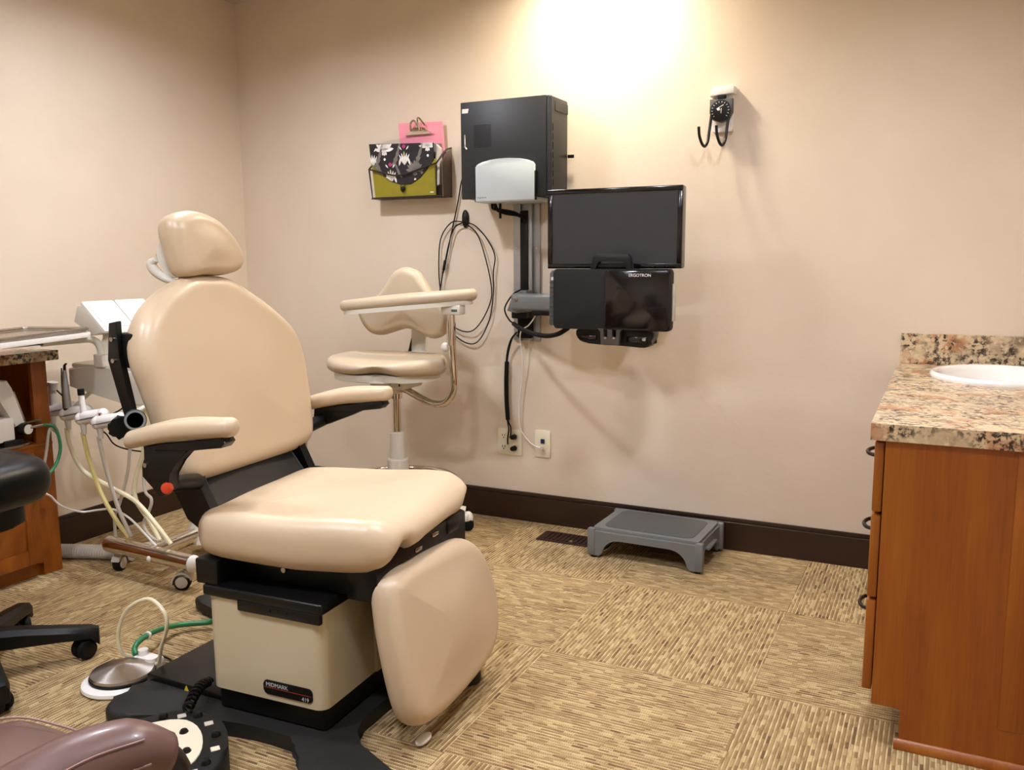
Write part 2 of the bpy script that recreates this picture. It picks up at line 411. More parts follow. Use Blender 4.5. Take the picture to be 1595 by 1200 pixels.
# ------------------------------------------------------------------ vanity by the back wall (right)
VY = -1.285
v = thing('vanity_cabinet', 'stained cherry vanity cabinet with three drawers under the sink counter', 'cabinet', (3.14, 0, 0))
obj('end_panel', B().prism([(.0, .10), (.065, .10), (.065, .001), (.52, .001), (.52, .755), (.0, .755)], lambda a, b, d: Vector((a, d, b)), VY, VY + .018), m_wood, v, smooth=False)
obj('far_panel', B().box((.0, -.030, .10), (.52, -.012, .755)), m_wood, v, smooth=False)
obj('toe_kick', B().box((.065, VY + .0185, .001), (.08, -.012, .10)), m_wood, v, smooth=False)
obj('bottom_panel', B().box((.001, VY + .0185, .10), (.52, -.0305, .118)), m_wood, v, smooth=False)
for y0_, y1_ in ((VY + .0185, VY + .05), (-.74, -.70), (-.06, -.0305)): obj('face_stile', B().box((.001, y0_, .118), (.019, y1_, .755)), m_wood, v, smooth=False)
obj('base_trim', B().prism([(VY - .013, .001), (VY, .001), (VY, .024), (VY - .006, .022), (VY - .013, .012)], YZ, .055, .52), m_wood, v)
obj('end_panel_strip', B().box((.27, VY - .003, .10), (.52, VY, .755), .001), m_wood, v)
def drawer(z0, z1, zp):
    d = obj('drawer', B().box((-.024, VY + .012, z0), (-.002, -.725, z1), .004), m_wood, v)
    obj('pull', B().tube([(-.022, -1.05, zp), (-.046, -1.04, zp), (-.056, -1.0, zp), (-.046, -.96, zp), (-.022, -.95, zp)], .0052, 8, 5), m_blk_s, d)
drawer(.578, .748, .668); drawer(.365, .570, .470); drawer(.128, .358, .248)
door = obj('door', B().box((-.024, -.715, .128), (-.002, -.02, .748), .004), m_wood, v)
ct = thing('vanity_countertop', 'speckled brown granite-look laminate countertop with backsplash holding the sink', 'countertop', (0, 0, 0))
CX, CY, RXs, RYs = 3.415, -.335, .195, .225
def counter_top():
    b = B(); bm = b.bm; x0, x1, y0, y1, z0, z1 = 3.107, RX - .001, -1.30, -.001, .757, .797
    N = 64; angs = sorted([2 * math.pi * k / N for k in range(N)] + [math.atan2(y - CY, x - CX) % (2 * math.pi) for x in (x0, x1) for y in (y0, y1)])
    def outer(a):
        c, s = math.cos(a), math.sin(a); ts = []
        if c > 1e-9: ts.append((x1 - CX) / c)
        if c < -1e-9: ts.append((x0 - CX) / c)
        if s > 1e-9: ts.append((y1 - CY) / s)
        if s < -1e-9: ts.append((y0 - CY) / s)
        t = min(ts); return CX + c * t, CY + s * t
    rows = []
    rows.append([(CX + RXs * .93 * math.cos(a), CY + RYs * .93 * math.sin(a), z0) for a in angs])
    rows.append([(CX + RXs * .93 * math.cos(a), CY + RYs * .93 * math.sin(a), z1) for a in angs])
    rows.append([(*outer(a), z1) for a in angs]); rows.append([(*outer(a), z0) for a in angs])
    vs = [[bm.verts.new(p) for p in r] for r in rows]
    for q in range(4):
        A, Bv = vs[q], vs[(q + 1) % 4]
        for i in range(len(angs)):
            j = (i + 1) % len(angs); bm.faces.new((A[i], A[j], Bv[j], Bv[i]))
    return b
obj('worktop', counter_top(), m_lam, ct, smooth=False)
obj('backsplash', B().box((3.112, -.021, .797), (RX - .001, -.001, .905), .001, 1), m_lam, ct, smooth=False)
sk = B().lathe([(.96, -.0005), (1.02, .0), (1.035, .010), (1.01, .018), (.97, .019), (.90, .014), (.86, .0), (.82, -.05), (.72, -.10), (.5, -.13), (.12, -.14), (.02, -.14), (.02, -.15), (.5, -.145), (.78, -.11), (.88, -.05), (.92, -.0005)], (CX, CY, .797), 48, RXs, RYs, loop=True)
sink = thing('sink', 'white oval porcelain drop-in sink set in the granite-look counter', 'sink', (0, 0, 0))
obj('basin', sk, m_porc, sink, ang=60)
obj('drain', B().lathe([(.001, 0), (.022, 0), (.024, .002), (.001, .003)], (CX, CY, .657), 20), m_chrome, sink)
f = thing('faucet', 'chrome faucet behind the oval sink', 'faucet', (3.6445, CY, .797))
obj('base', B().lathe([(.024, 0), (.024, .01), (.018, .014)], n=20), m_chrome, f)
obj('spout', B().tube([(0, 0, .01), (0, 0, .10), (-.02, 0, .14), (-.07, 0, .15), (-.11, 0, .13)], .011, 12), m_chrome, f)
d = thing('tumbler', 'clear plastic tumbler on the vanity counter beside the sink', 'cup', (3.506, -.70, .797))
obj('cup_wall', B().lathe([(.030, 0), (.033, .005), (.036, .085), (.034, .085), (.031, .008), (.001, .006)], n=28), m_clear, d)

# ------------------------------------------------------------------ step stool + floor register
t = thing('step_stool', 'grey plastic step stool with dark grip mat against the baseboard', 'step stool', (2.262, -.182, 0), R(-1.5))
HX, HY, HZ = .214, .146, .122
top = B().prism(rrect(-HX, -HY, HX, HY, .012), XY, HZ - .022, HZ, .004)
obj('tread', top, m_grey, t)
obj('grip_mat', B().prism(rrect(-HX + .032, -HY + .022, HX - .032, HY - .022, .035), XY, HZ - .002, HZ + .002, .001, 1), m_grey_d, t)
def arch(w, h, foot):
    o = [(-w, h), (-w - .006, 0.008), (-w + foot, 0.008)]
    for k in range(9):
        a = math.pi / 2 * k / 8; o.append((-w + foot + .012 + .075 * (1 - math.cos(a)), .022 + (h - .052) * math.sin(a)))
    return o + [(-x, z) for x, z in reversed(o)]
pa = arch(HX, HZ - .012, .030); pb = arch(HY, HZ - .012, .026)
for sgn in (-1, 1):
    obj('apron', B().prism(pa, lambda a, b, d, s=sgn: Vector((a, s * (HY + .004 - .10 * 0) + d, b)), -.006, .006, .001, 1), m_grey, t)
    sp_ = obj('side_apron', B().prism(pb, lambda a, b, d, s=sgn: Vector((s * HX + d, a, b)), -.006, .006, .001, 1), m_grey, t)
    obj('hand_lip', B().box((sgn * HX - .004 + (0 if sgn > 0 else -.018), -.07, .070), (sgn * HX + .022 + (0 if sgn > 0 else -.018), .05, .080), .002), m_grey, t)
    for s2 in (-1, 1):
        obj('corner_leg', B().box((sgn * HX - .016 + .004 * sgn, s2 * HY - .014, .008), (sgn * HX + .016 + .004 * sgn, s2 * HY + .014, HZ - .004), .006), m_grey, t)
        obj('rubber_foot', B().cyl((sgn * (HX - .004), s2 * (HY - .002), 0), (sgn * (HX - .004), s2 * (HY - .002), .014), .011, .013, 14), m_blk_r, t)
t = thing('floor_register', 'dark bronze slotted floor vent beside the step stool', 'floor vent', (1.905, -.172, 0))
obj('frame', B().prism(rrect(-.155, -.062, .155, .062, .006), XY, .0, .004, .0012, 1), m_vent, t)
for gx in (-.075, .045):
    for k in range(6):
        obj('slat', B().box((gx - .05 + k * .02, -.045, .004), (gx - .042 + k * .02, .045, .0085), .001, 1), m_vent, t)
obj('damper_lever', B().box((-.005, -.052, .004), (.01, -.042, .014), .002), m_steel, t)

# ------------------------------------------------------------------ outlet plates
def outlet(name, label, cat, x0, x1, z0, z1):
    t = thing(name, label, cat, ((x0 + x1) / 2, 0, (z0 + z1) / 2)); w, h = (x1 - x0) / 2, (z1 - z0) / 2
    obj('plate', B().prism(rrect(-w, -h, w, h, .005), XZ, 0, -.006, .002), m_ivory, t); return t
t = outlet('outlet_plate', 'ivory double-gang electrical outlet plate with two plugs in it', 'outlet', 1.458, 1.578, .299, .418)
for gx in (-.03, .028):
    for gz in (.026, -.026):
        o = obj('receptacle', B().prism(rrect(gx - .016, gz - .014, gx + .016, gz + .014, .008), XZ, -.005, -.009, .001, 1), m_ivory, t)
        s_ = B().box((gx - .008, -.0096, gz - .001), (gx - .005, -.0088, gz + .008)).box((gx + .005, -.0096, gz - .001), (gx + .008, -.0088, gz + .008)).cyl((gx, -.0088, gz - .007), (gx, -.0096, gz - .007), .003, n=8)
        obj('slot_shade', s_, m_blk, o)  # dark of the outlet openings painted as raised black pieces
t = outlet('data_plate', 'ivory single-gang data jack plate with a white network plug', 'outlet', 1.644, 1.718, .303, .424)
obj('jack', B().box((-.008, -.011, .002), (.010, -.005, .022), .001), m_blue, t)
obj('jack', B().box((-.008, -.009, -.030), (.010, -.005, -.010), .001), m_ivory, t)

# ------------------------------------------------------------------ wall rail with arm
t = thing('mounting_track', 'aluminium wall track with black cable channel below the computer', 'wall rail', (1.608, 0, 0))
rail = B().box((-.063, -.012, .823), (.064, 0, 1.50), .001, 1).box((-.026, -.030, .823), (-.020, -.012, 1.50)).box((.017, -.030, .823), (.034, -.012, 1.50), .002)
obj('track', rail, m_alu, t)
obj('cable_channel', B().box((-.021, -.034, .90), (.017, -.010, 1.385), .004), m_blk, t)
obj('end_cap', B().box((-.035, -.036, .835), (.035, -.012, .945), .006), m_blk_r, t)
for gx in (-.047, .050):
    for gz in (.845, 1.03, 1.225, 1.42): obj('screw', B().cyl((gx, -.012, gz), (gx, -.015, gz), .005, n=12), m_steel, t)
ar = thing('monitor_mount', 'grey pivoting wall mount carrying the monitor and keyboard tray', 'monitor mount', (0, 0, 0))
obj('carriage', B().prism([(1.556, .958), (1.575, 1.005), (1.612, 1.045), (1.65, 1.045), (1.66, .985), (1.648, .953), (1.60, .948)], XZ, -.034, -.105, .006), m_grey, ar)
obj('lower_bracket', B().box((1.575, -.10, .925), (1.65, -.036, .955), .006), m_blk, ar)
obj('link', B().box((1.60, -.175, .962), (1.93, -.115, 1.035), .016, 3, rot=Matrix.Rotation(R(-6), 4, 'Z')), m_grey, ar)
obj('link_cover', B().box((1.70, -.165, .945), (1.95, -.12, .966), .006), m_blk, ar)
obj('pivot_screw', B().cyl((1.628, -.152, 1.012), (1.628, -.166, 1.012), .010, n=16, bev=.002), m_steel, ar)
obj('neck', B().box((1.99, -.228, .93), (2.16, -.10, 1.28), .02), m_blk, ar)
# monitor
mo = thing('monitor', 'wide black flat-screen monitor with a dark blank screen on the wall arm', 'monitor', (2.106, -.285, 1.292), R(1.5))
obj('housing', B().prism(rrect(-.266, -.151, .266, .151, .006), XZ, -.012, .030, .005), m_gloss, mo)
obj('rear_shell', B().prism(rrect(-.20, -.11, .20, .11, .03), XZ, .028, .062, .012), m_blk, mo)
obj('screen', B().prism(rrect(-.247, -.132, .247, .133, .001), XZ, -.0095, -.0135), m_screen, mo)
bz = B()
bz.box((-.266, -.017, .133), (.266, -.011, .151), .002).box((-.266, -.017, -.151), (.266, -.011, -.132), .002).box((-.266, -.017, -.132), (-.247, -.011, .133), .002).box((.247, -.017, -.132), (.266, -.011, .133), .002)
obj('bezel', bz, m_gloss, mo)
for k in range(5): obj('button', B().box((.135 + k * .018, -.0185, -.146), (.145 + k * .018, -.0165, -.142), .0008, 1), m_blk, mo)
# keyboard tray
kt = thing('keyboard_tray', 'folded-up black keyboard tray with a carry handle below the monitor', 'keyboard tray', (2.133, -.375, 1.028), R(1.0))
obj('tray_board', B().prism(rrect(-.228, -.113, .228, .113, .012), XZ, -.022, .02, .006), m_blk_t, kt)
obj('gloss_panel', B().prism(rrect(-.02, -.110, .226, .110, .018), XZ, -.020, -.028, .005), m_gloss, kt)
hd = B().tube([(-.082, -.002, .105), (-.068, -.002, .165), (.068, -.002, .165), (.082, -.002, .105)], .011, 8, smooth=False)
hd = B()
outer = [(-.086, .095), (-.072, .158), (-.062, .168), (.062, .168), (.072, .158), (.086, .095), (.062, .095), (.056, .135), (.048, .145), (-.048, .145), (-.056, .135), (-.062, .095)]
hd.prism(outer, XZ, -.018, .012, .005)
obj('handle', hd, m_blk_s, kt)
obj('handle_bar', B().box((-.055, -.006, .117), (.055, .008, .133), .004), m_blk_t, kt)
ks = obj('side_strip', B().prism([(-.256, -.10), (-.252, .095), (-.244, .107), (-.205, .107), (-.205, -.102), (-.248, -.104)], XZ, .0, .03, .003), m_grey_d, kt)
for k in range(9): obj('rib', B().box((-.252, -.0022, -.085 + k * .018), (-.234, .004, -.079 + k * .018), .001, 1), m_grey_d, kt)
obj('status_label', B().box((-.246, -.0022, .070), (-.236, .0012, .082)), m_white, kt)
obj('wrist_rest_edge', B().box((.226, .002, -.078), (.236, .026, .060), .005), m_gtube, kt)
text('brand_lettering', 'ERGOTRON', .0155, m_white, kt, (.072, -.0292, .085), (1, 0, 0), (0, 0, 1))
def notch(gx): return [(gx - .008, -.108)] + [(gx - .008 * math.cos(R(30 * k)), -.134 - .008 * math.sin(R(30 * k))) for k in range(7)] + [(gx + .008, -.108)]
obj('clamp_plate', B().prism([(-.048, -.108)] + notch(-.016) + notch(.018) + [(.05, -.108), (.04, -.120), (.036, -.168), (-.034, -.168), (-.036, -.120)], XZ, -.026, -.008), m_char2, kt)
for gx in (-.016, .018):
    obj('clip', B().prism(rrect(gx - .006, -.146, gx + .006, -.139, .003), XZ, -.0265, -.0295, .001, 1), m_steel, kt)
mt = thing('mouse_tray', 'small black tray with glossy wings tucked under the keyboard tray', 'tray', (2.135, -.345, .885), R(1.0))
obj('tray_shell', B().prism(crom([(-.145, .03), (-.14, -.018), (-.06, -.030), (.03, -.032), (.12, -.036), (.14, -.02), (.146, .028), (.0, .04)], 4), XZ, -.01, .06, .008), m_blk_s, mt)
obj('wing', B().box((-.130, -.018, -.014), (-.07, -.008, .004), .003), m_gloss, mt)
obj('wing', B().box((.05, -.018, -.022), (.13, -.008, .004), .003), m_gloss, mt)
obj('emblem', B().prism(rrect(.112, -.010, .126, .0, .004), XZ, -.018, -.0195), m_gtube, mt)
# computer
pc = thing('computer_tower', 'charcoal desktop computer tower hung sideways on the wall', 'computer', (1.605, 0, 1.62))
px0, px1, pz0, pz1 = -.205, .203, -.19, .20
obj('case', B().box((px0 + .004, -.196, pz0), (px1, -.0295, pz1), .006), m_char, pc)
obj('side_panel', B().box((px0, -.208, pz0 - .002), (px1 - .018, -.190, pz1 + .001), .003), m_char, pc)
obj('front_bezel_strip', B().box((px1 - .02, -.208, pz0 - .002), (px1 + .003, -.186, pz1 + .001), .009, 3), m_char, pc)
vm = B()
for r_ in range(13):
    for c_ in range(15):
        vm.box((-.143 + c_ * .0055, -.2086, .015 + r_ * .0072), (-.1395 + c_ * .0055, -.2076, .0195 + r_ * .0072))
o = obj('vent_mesh', vm, m_blk, pc, smooth=False); o['kind'] = 'stuff'
obj('panel_latch', B().tube([(-.185, -.209, .07), (-.185, -.209, .022), (-.178, -.209, .012)], .003, 6, smooth=False), m_steel, pc)
obj('sticker', B().prism([(-.197, .157), (-.170, .157), (-.166, .174), (-.196, .174)], XZ, -.2078, -.2092), m_white, pc)
obj('drive_bay', B().box((px1 - .001, -.165, .145), (px1 + .003, -.035, .185), .001, 1), m_char, pc)
for k in range(7): obj('grille_slot_shade', B().box((px1 - .004, -.187, -.15 + k * .036), (px1 + .0035, -.181, -.122 + k * .036), .001, 1), m_blk, pc)  # black bars stand in for the shade inside the grille slots
obj('usb_stick', B().box((px1, -.034, -.028), (px1 + .028, -.026, -.014), .002), m_blk, pc)
cb = thing('computer_bracket', 'pale grey arched bracket plate holding the computer tower on the wall', 'bracket', (1.61, 0, 1.42))
arc = [(-.134, -.004), (.134, -.004), (.134, .135)] + [(.134 * math.cos(a), .135 + .03 * math.sin(a)) for a in [R(20 * k) for k in range(1, 9)]] + [(-.134, .135)]
obj('front_plate', B().prism(arc, XZ, -.2075, -.226, .004), m_silver, cb)
obj('side_wall', B().box((-.140, -.222, -.006), (-.133, -.207, .11), .001), m_blk, cb)
obj('side_wall', B().box((.133, -.222, -.006), (.140, -.207, .11), .001), m_blk, cb)
obj('shelf', B().box((-.138, -.222, -.007), (.138, -.029, .0085), .001), m_silver, cb)
text('maker_mark', 'ergotron', .012, m_fgrey, cb, (-.125, -.2264, .008), (1, 0, 0), (0, 0, 1))
# cables of the computer
c = thing('cable_bundle', 'black cables looping from under the computer into the wall track', 'cable')
obj('cable', B().tube([(1.505, -.11, 1.4135), (1.515, -.10, 1.386), (1.55, -.085, 1.372), (1.59, -.06, 1.365), (1.612, -.04, 1.35), (1.612, -.036, 1.33)], .0075, 8), m_blk_r, c)
obj('cable', B().tube([(1.488, -.10, 1.4135), (1.498, -.11, 1.393), (1.53, -.10, 1.386), (1.57, -.07, 1.378), (1.598, -.045, 1.36), (1.598, -.038, 1.335)], .006, 8), m_blk_r, c)
obj('cable_tie', B().cyl((1.532, -.11, 1.35), (1.532, -.11, 1.4135), .006, n=8), m_blk_r, c)
c = thing('arm_cable', 'thick black sleeved cable sagging from the wall arm to the keyboard tray', 'cable')
obj('sleeve', B().tube([(1.60, -.125, .905), (1.66, -.19, .893), (1.74, -.25, .88), (1.83, -.31, .876), (1.90, -.345, .888), (1.95, -.36, .915)], .0095, 10), m_blk_r, c)
obj('thin_wire', B().tube([(1.628, -.11, 1.05), (1.60, -.13, 1.03), (1.575, -.15, .985), (1.572, -.15, .955), (1.585, -.135, .92), (1.60, -.125, .906)], .0035, 6), m_blk_r, c)
hk = tag(obj('cable_hook', B().cushion(ell(1.303, 1.358, .017, .040, 24), lambda a, b, h: Vector((a, -h, b)), .010, .004, .006), m_blk, None), 'oval black adhesive wall hook holding looped cables', 'hook')
c = thing('looped_cable', 'thin black cable hanging in long loops from the oval wall hook', 'cable')
yy = -.02
def wpts(L, y=-.012): return [(x, y, z) for x, z in L]
obj('cable', B().tube(wpts([(1.405, 1.60), (1.372, 1.585), (1.30, 1.55), (1.268, 1.43), (1.228, 1.28), (1.205, 1.19), (1.19, 1.13)], -.010), .0028, 6), m_blk_r, c)
obj('cable', B().tube(wpts([(1.30, 1.345), (1.235, 1.342), (1.178, 1.268), (1.166, 1.13), (1.172, 1.03), (1.165, .98), (1.19, .90), (1.23, .845), (1.31, .80), (1.37, .815), (1.425, .91), (1.445, 1.02), (1.447, 1.12), (1.455, 1.195), (1.415, 1.27), (1.36, 1.325), (1.305, 1.345)], -.016), .0028, 6), m_blk_r, c)
obj('cable', B().tube(wpts([(1.30, 1.342), (1.255, 1.32), (1.225, 1.25), (1.20, 1.155), (1.178, 1.06), (1.17, .99), (1.20, .915), (1.26, .865), (1.33, .855), (1.385, .90), (1.43, .98), (1.44, 1.05), (1.415, 1.17), (1.37, 1.29), (1.305, 1.34)], -.021), .0028, 6), m_blk_r, c)
obj('connector', B().cyl((1.205, -.021, 1.175), (1.194, -.021, 1.13), .007, n=8, bev=.002).cyl((1.194, -.021, 1.13), (1.19, -.021, 1.116), .0045, n=8), m_blk, c)
c = thing('power_cord', 'black power cords in a sleeve dropping to the ivory outlet', 'cord')
obj('cord', B().tube([(1.575, -.04, .862), (1.545, -.03, .83), (1.522, -.02, .77), (1.512, -.018, .70), (1.508, -.016, .56), (1.515, -.016, .46), (1.530, -.02, .43), (1.534, -.03, .395), (1.531, -.032, .383)], .0032, 6), m_blk_r, c)
obj('cord', B().tube([(1.570, -.04, .860), (1.538, -.03, .825), (1.516, -.02, .77), (1.508, -.018, .70), (1.505, -.016, .56), (1.512, -.016, .46), (1.520, -.02, .42), (1.519, -.03, .375), (1.521, -.032, .352)], .0032, 6), m_blk_r, c)
obj('sleeve', B().tube([(1.511, -.016, .725), (1.507, -.016, .64), (1.508, -.016, .55), (1.514, -.016, .462)], .010, 10), m_blk_r, c)
for gz in (.3845, .3325): obj('plug', B().cyl((1.546, -.008, gz), (1.540, -.034, gz), .013, .010, 14, .003), m_blk, c)
c = thing('network_cable', 'white network cable hanging from the wall arm to the data jack', 'cable')
obj('cable', B().tube([(1.705, -.13, .943), (1.69, -.13, .92), (1.655, -.10, .895), (1.605, -.056, .872), (1.592, -.046, .835), (1.595, -.028, .74), (1.585, -.018, .63), (1.572, -.018, .53), (1.574, -.018, .44), (1.595, -.02, .40), (1.630, -.025, .368), (1.660, -.025, .352), (1.676, -.020, .348)], .0030, 8), m_white, c)
obj('plug', B().box((1.676, -.024, .333), (1.686, -.009, .355), .002), m_gtube, c)

# ------------------------------------------------------------------ wall file with folder and clipboard
wf = thing('file_pocket', 'dark mesh wall file pocket holding a patterned folder', 'wall file', (0, 0, 0))
fx0, fx1, fz0 = .845, 1.235, 1.455
obj('back_panel', B().box((fx0, -.006, fz0), (fx1, 0, 1.655), .001), m_mesh, wf)
fr = B(); fr.tube([(fx0, -.085, 1.59), (fx0 + .012, -.080, fz0 + .004), (fx1 - .035, -.080, fz0 + .004), (fx1 - .03, -.085, 1.59)], .004, 6, smooth=False)
fr.tube([(fx0, -.085, 1.59), (fx0 + .06, -.086, 1.575), ((fx0 + fx1) / 2 - .03, -.088, 1.555), (fx1 - .09, -.086, 1.585), (fx1 - .03, -.085, 1.60)], .004, 6)
fr.tube([(fx1 - .03, -.085, 1.60), (fx1 - .01, -.04, 1.655), (fx1, -.004, 1.672)], .004, 6); fr.tube([(fx0, -.085, 1.59), (fx0, -.004, 1.65)], .004, 6)
obj('rim_wire', fr, m_mesh, wf)
obj('bottom_panel', B().box((fx0 + .004, -.080, fz0), (fx1, 0, fz0 + .005), .001), m_mesh, wf)
obj('side_panel', B().prism([(-.002, fz0), (-.080, fz0), (-.085, 1.60), (-.04, 1.652), (-.002, 1.668)], YZ, fx1 - .004, fx1, .0005, 1), m_mesh2, wf)
fo = thing('document_folder', 'black and white floral folder with olive pocket and button closure', 'folder', (0, 0, 0))
FY = -.062
def Fp(a, b, d): return Vector((a, FY - d + (1.58 - b) * .06, b))
obj('back_cover', B().prism([(.858, 1.465), (1.196, 1.462), (1.200, 1.69), (.852, 1.705)], lambda a, b, d: Vector((a, FY + .034 - d, b)), 0, .006, .001, 1), m_fgrey, fo)
flap = [(.848, 1.702), (.854, 1.615), (.90, 1.568), (.955, 1.532), (1.01, 1.515), (1.06, 1.516), (1.11, 1.54), (1.155, 1.58), (1.188, 1.615), (1.192, 1.688)]
obj('pocket', B().prism([(.862, 1.462), (1.190, 1.460), (1.192, 1.62), (.852, 1.62)], Fp, .0, .012, .002, 1), m_olive, fo)
fl = obj('flap', B().prism(flap, Fp, .012, .0165, .001, 1), m_fblack, fo)
obj('pages', B().prism([(1.178, 1.50), (1.206, 1.51), (1.212, 1.665), (1.190, 1.685)], lambda a, b, d: Vector((a, FY + .02 - d, b)), 0, .02, .001, 1), m_gtube, fo)
def petal(b, cx, cz, ang, L, w, dz=.0172, n=7):
    pts = []
    for k in range(n + 1):
        t = k / n; pts.append((t * L, w * math.sin(math.pi * t) ** .8))
    for k in range(n - 1, 0, -1):
        t = k / n; pts.append((t * L, -w * math.sin(math.pi * t) ** .8))
    c, s = math.cos(ang), math.sin(ang)
    poly = [(cx + x * c - y * s, cz + x * s + y * c) for x, y in pts]
    def low(x):
        lw = flap[1:-1]
        for (xa, za), (xb, zb) in zip(lw[:-1], lw[1:]):
            if xa <= x <= xb: return za + (zb - za) * (x - xa) / (xb - xa)
        return 1.62
    q = []
    for x, z in poly:
        x = min(max(x, .853), 1.187); q.append((x, max(min(z, 1.699 - (x - .85) * .03), low(x) + .003)))
    if max(p[0] for p in q) - min(p[0] for p in q) > .002 and max(p[1] for p in q) - min(p[1] for p in q) > .002: b.prism(q, Fp, .0160, dz)
def lotus(b, cx, cz, s, a0=0):
    for k in range(7): petal(b, cx, cz, R(8 + 27.3 * k) + a0, .050 * s, .0082 * s)
pw, pg_, pm, py_ = B(), B(), B(), B()
for cx, cz, s, fl_ in ((.930, 1.668, 1.05, 0), (1.160, 1.672, .9, 0), (1.088, 1.572, .95, 0), (.872, 1.572, .8, 0)):
    lotus(pw if cz > 1.6 else pg_, cx, cz, s)
    for a in (-60, -90, -120): petal(pw if cz > 1.6 else pg_, cx, cz, R(a), .022 * s, .006 * s)
for cx, cz in ((1.036, 1.60), (.958, 1.525), (.862, 1.60)):
    for a in (60, 75, 105, 120, 90): petal(pw, cx, cz, R(a), .055, .0045)
    for sg in (-1, 1):
        petal(pw, cx + sg * .012, cz + .066, R(90 - sg * 40), .022, .003); petal(pw, cx + sg * .03, cz - .002, R(90 + sg * 18), .04, .005)
    if cx > .9: petal(pm, cx, cz + .072, R(90), .018, .009); petal(py_, cx, cz + .038, R(90), .022, .004)
for cx in (.985, 1.105, .89):
    for k in range(4):
        petal(pg_, cx - .02 + .012 * k, 1.60 + .018 * k, R(40 + 10 * k), .05, .006); petal(pg_, cx + .035 - .01 * k, 1.545 + .016 * k, R(130 - 8 * k), .042, .005)
for cx, cz in ((.930, 1.63), (1.088, 1.535), (1.16, 1.635)): petal(pw, cx - .006, cz, 0, .012, .006)
obj('white_print', pw, m_fwhite, fl, smooth=False)['kind'] = 'stuff'; obj('grey_print', pg_, m_fgrey, fl, smooth=False)['kind'] = 'stuff'; obj('magenta_print', pm, m_fpink, fl, smooth=False)['kind'] = 'stuff'; obj('yellow_print', py_, m_fyel, fl, smooth=False)['kind'] = 'stuff'
obj('button', B().cyl((1.022, FY - .010, 1.497), (1.022, FY - .022, 1.497), .011, .008, 16, .002), m_blk, fo)
obj('elastic_loop', B().tube([(1.014, FY - .016, 1.518), (1.012, FY - .018, 1.495), (1.022, FY - .019, 1.482), (1.032, FY - .018, 1.495), (1.030, FY - .016, 1.518)], .002, 6), m_blk, fo)
obj('tag', B().prism([(1.160, 1.474), (1.178, 1.474), (1.178, 1.479), (1.160, 1.479)], Fp, .0115, .0135), m_fwhite, fo)
cl = thing('clipboard', 'pink clipboard with a silver clip standing behind the floral folder', 'clipboard', (0, 0, 0))
obj('board', B().prism([(.985, 1.47), (1.222, 1.47), (1.205, 1.786), (.972, 1.793)], lambda a, b, d: Vector((a, -.014 - d + (b - 1.47) * -.03, b)), 0, .004, .001, 1), m_pink, cl)
ck = obj('clip', B().prism([(1.012, 1.734), (1.165, 1.735), (1.13, 1.748), (1.115, 1.765), (1.06, 1.768), (1.045, 1.75)], lambda a, b, d: Vector((a, -.028 - d, b)), 0, .012, .002), m_chrome, cl)
obj('lever', B().tube([(1.045, -.040, 1.752), (1.055, -.052, 1.785), (1.075, -.054, 1.793), (1.085, -.045, 1.765)], .005, 8), m_chrome, ck)
obj('lever', B().tube([(1.095, -.042, 1.752), (1.09, -.052, 1.795), (1.10, -.054, 1.803), (1.125, -.045, 1.772)], .004, 8), m_chrome, ck)

# ------------------------------------------------------------------ blood-pressure gauge on the wall
g = thing('pressure_gauge', 'white wall-mounted blood pressure dial gauge with black double hook', 'gauge', (2.443, 0, 1.735))
obj('mount_plate', B().prism(rrect(-.038, -.078, .040, .06, .004), XZ, 0, -.022, .003), m_white, g)
obj('top_cap', B().prism([(-.044, .052), (.047, .058), (.047, .085), (-.036, .085)], XZ, 0, -.048, .004), m_white, g)
obj('neck_clip', B().box((-.014, -.05, .038), (.014, -.02, .055), .002), m_blk, g)
obj('gauge_body', B().prism([(-.043, .040), (.043, .040), (.043, -.010), (.03, -.036), (0, -.046), (-.03, -.036), (-.043, -.010)], XZ, -.020, -.050, .004), m_grey_d, g)
di = obj('dial', B().cyl((0, -.048, -.004), (0, -.056, -.004), .040, n=36, bev=.002), m_blk, g)
for k in range(14):
    a = R(-40 + 20 * k); obj('tick', B().tube([(.029 * math.cos(a), -.0565, -.004 + .029 * math.sin(a)), (.034 * math.cos(a), -.0565, -.004 + .034 * math.sin(a))], .0012, 4, smooth=False), m_white, di)
obj('needle', B().tube([(-.014, -.0575, .002), (.012, -.0575, .016)], .0016, 6, smooth=False).tube([(.004, -.0575, .004), (.003, -.0575, -.014)], .0016, 6, smooth=False).sph((-.006, -.0575, .0), (.006, .002, .005), 8), m_white, di)
for sx in (-.036, .03):
    obj('hook_rod', B().tube([(sx, -.03, .02), (sx, -.045, -.02), (sx - .004, -.055, -.075), (sx - .006, -.066, -.115), (sx - .012, -.085, -.136), (sx - .018, -.108, -.128), (sx - .024, -.125, -.10), (sx - .026, -.13, -.068)], .0055, 10), m_blk_s, g)

# ------------------------------------------------------------------ exam chair
OX, OY, ORZ = 1.82, -1.585, R(3)
ch = thing('exam_chair', 'tan vinyl powered exam chair with beige pedestal and black base', 'exam chair', (OX, OY, 0), ORZ)
def Lc(x, y):
    dx, dy = x - OX, y - OY; c, s = math.cos(ORZ), math.sin(ORZ); return (dx * c + dy * s, -dx * s + dy * c)
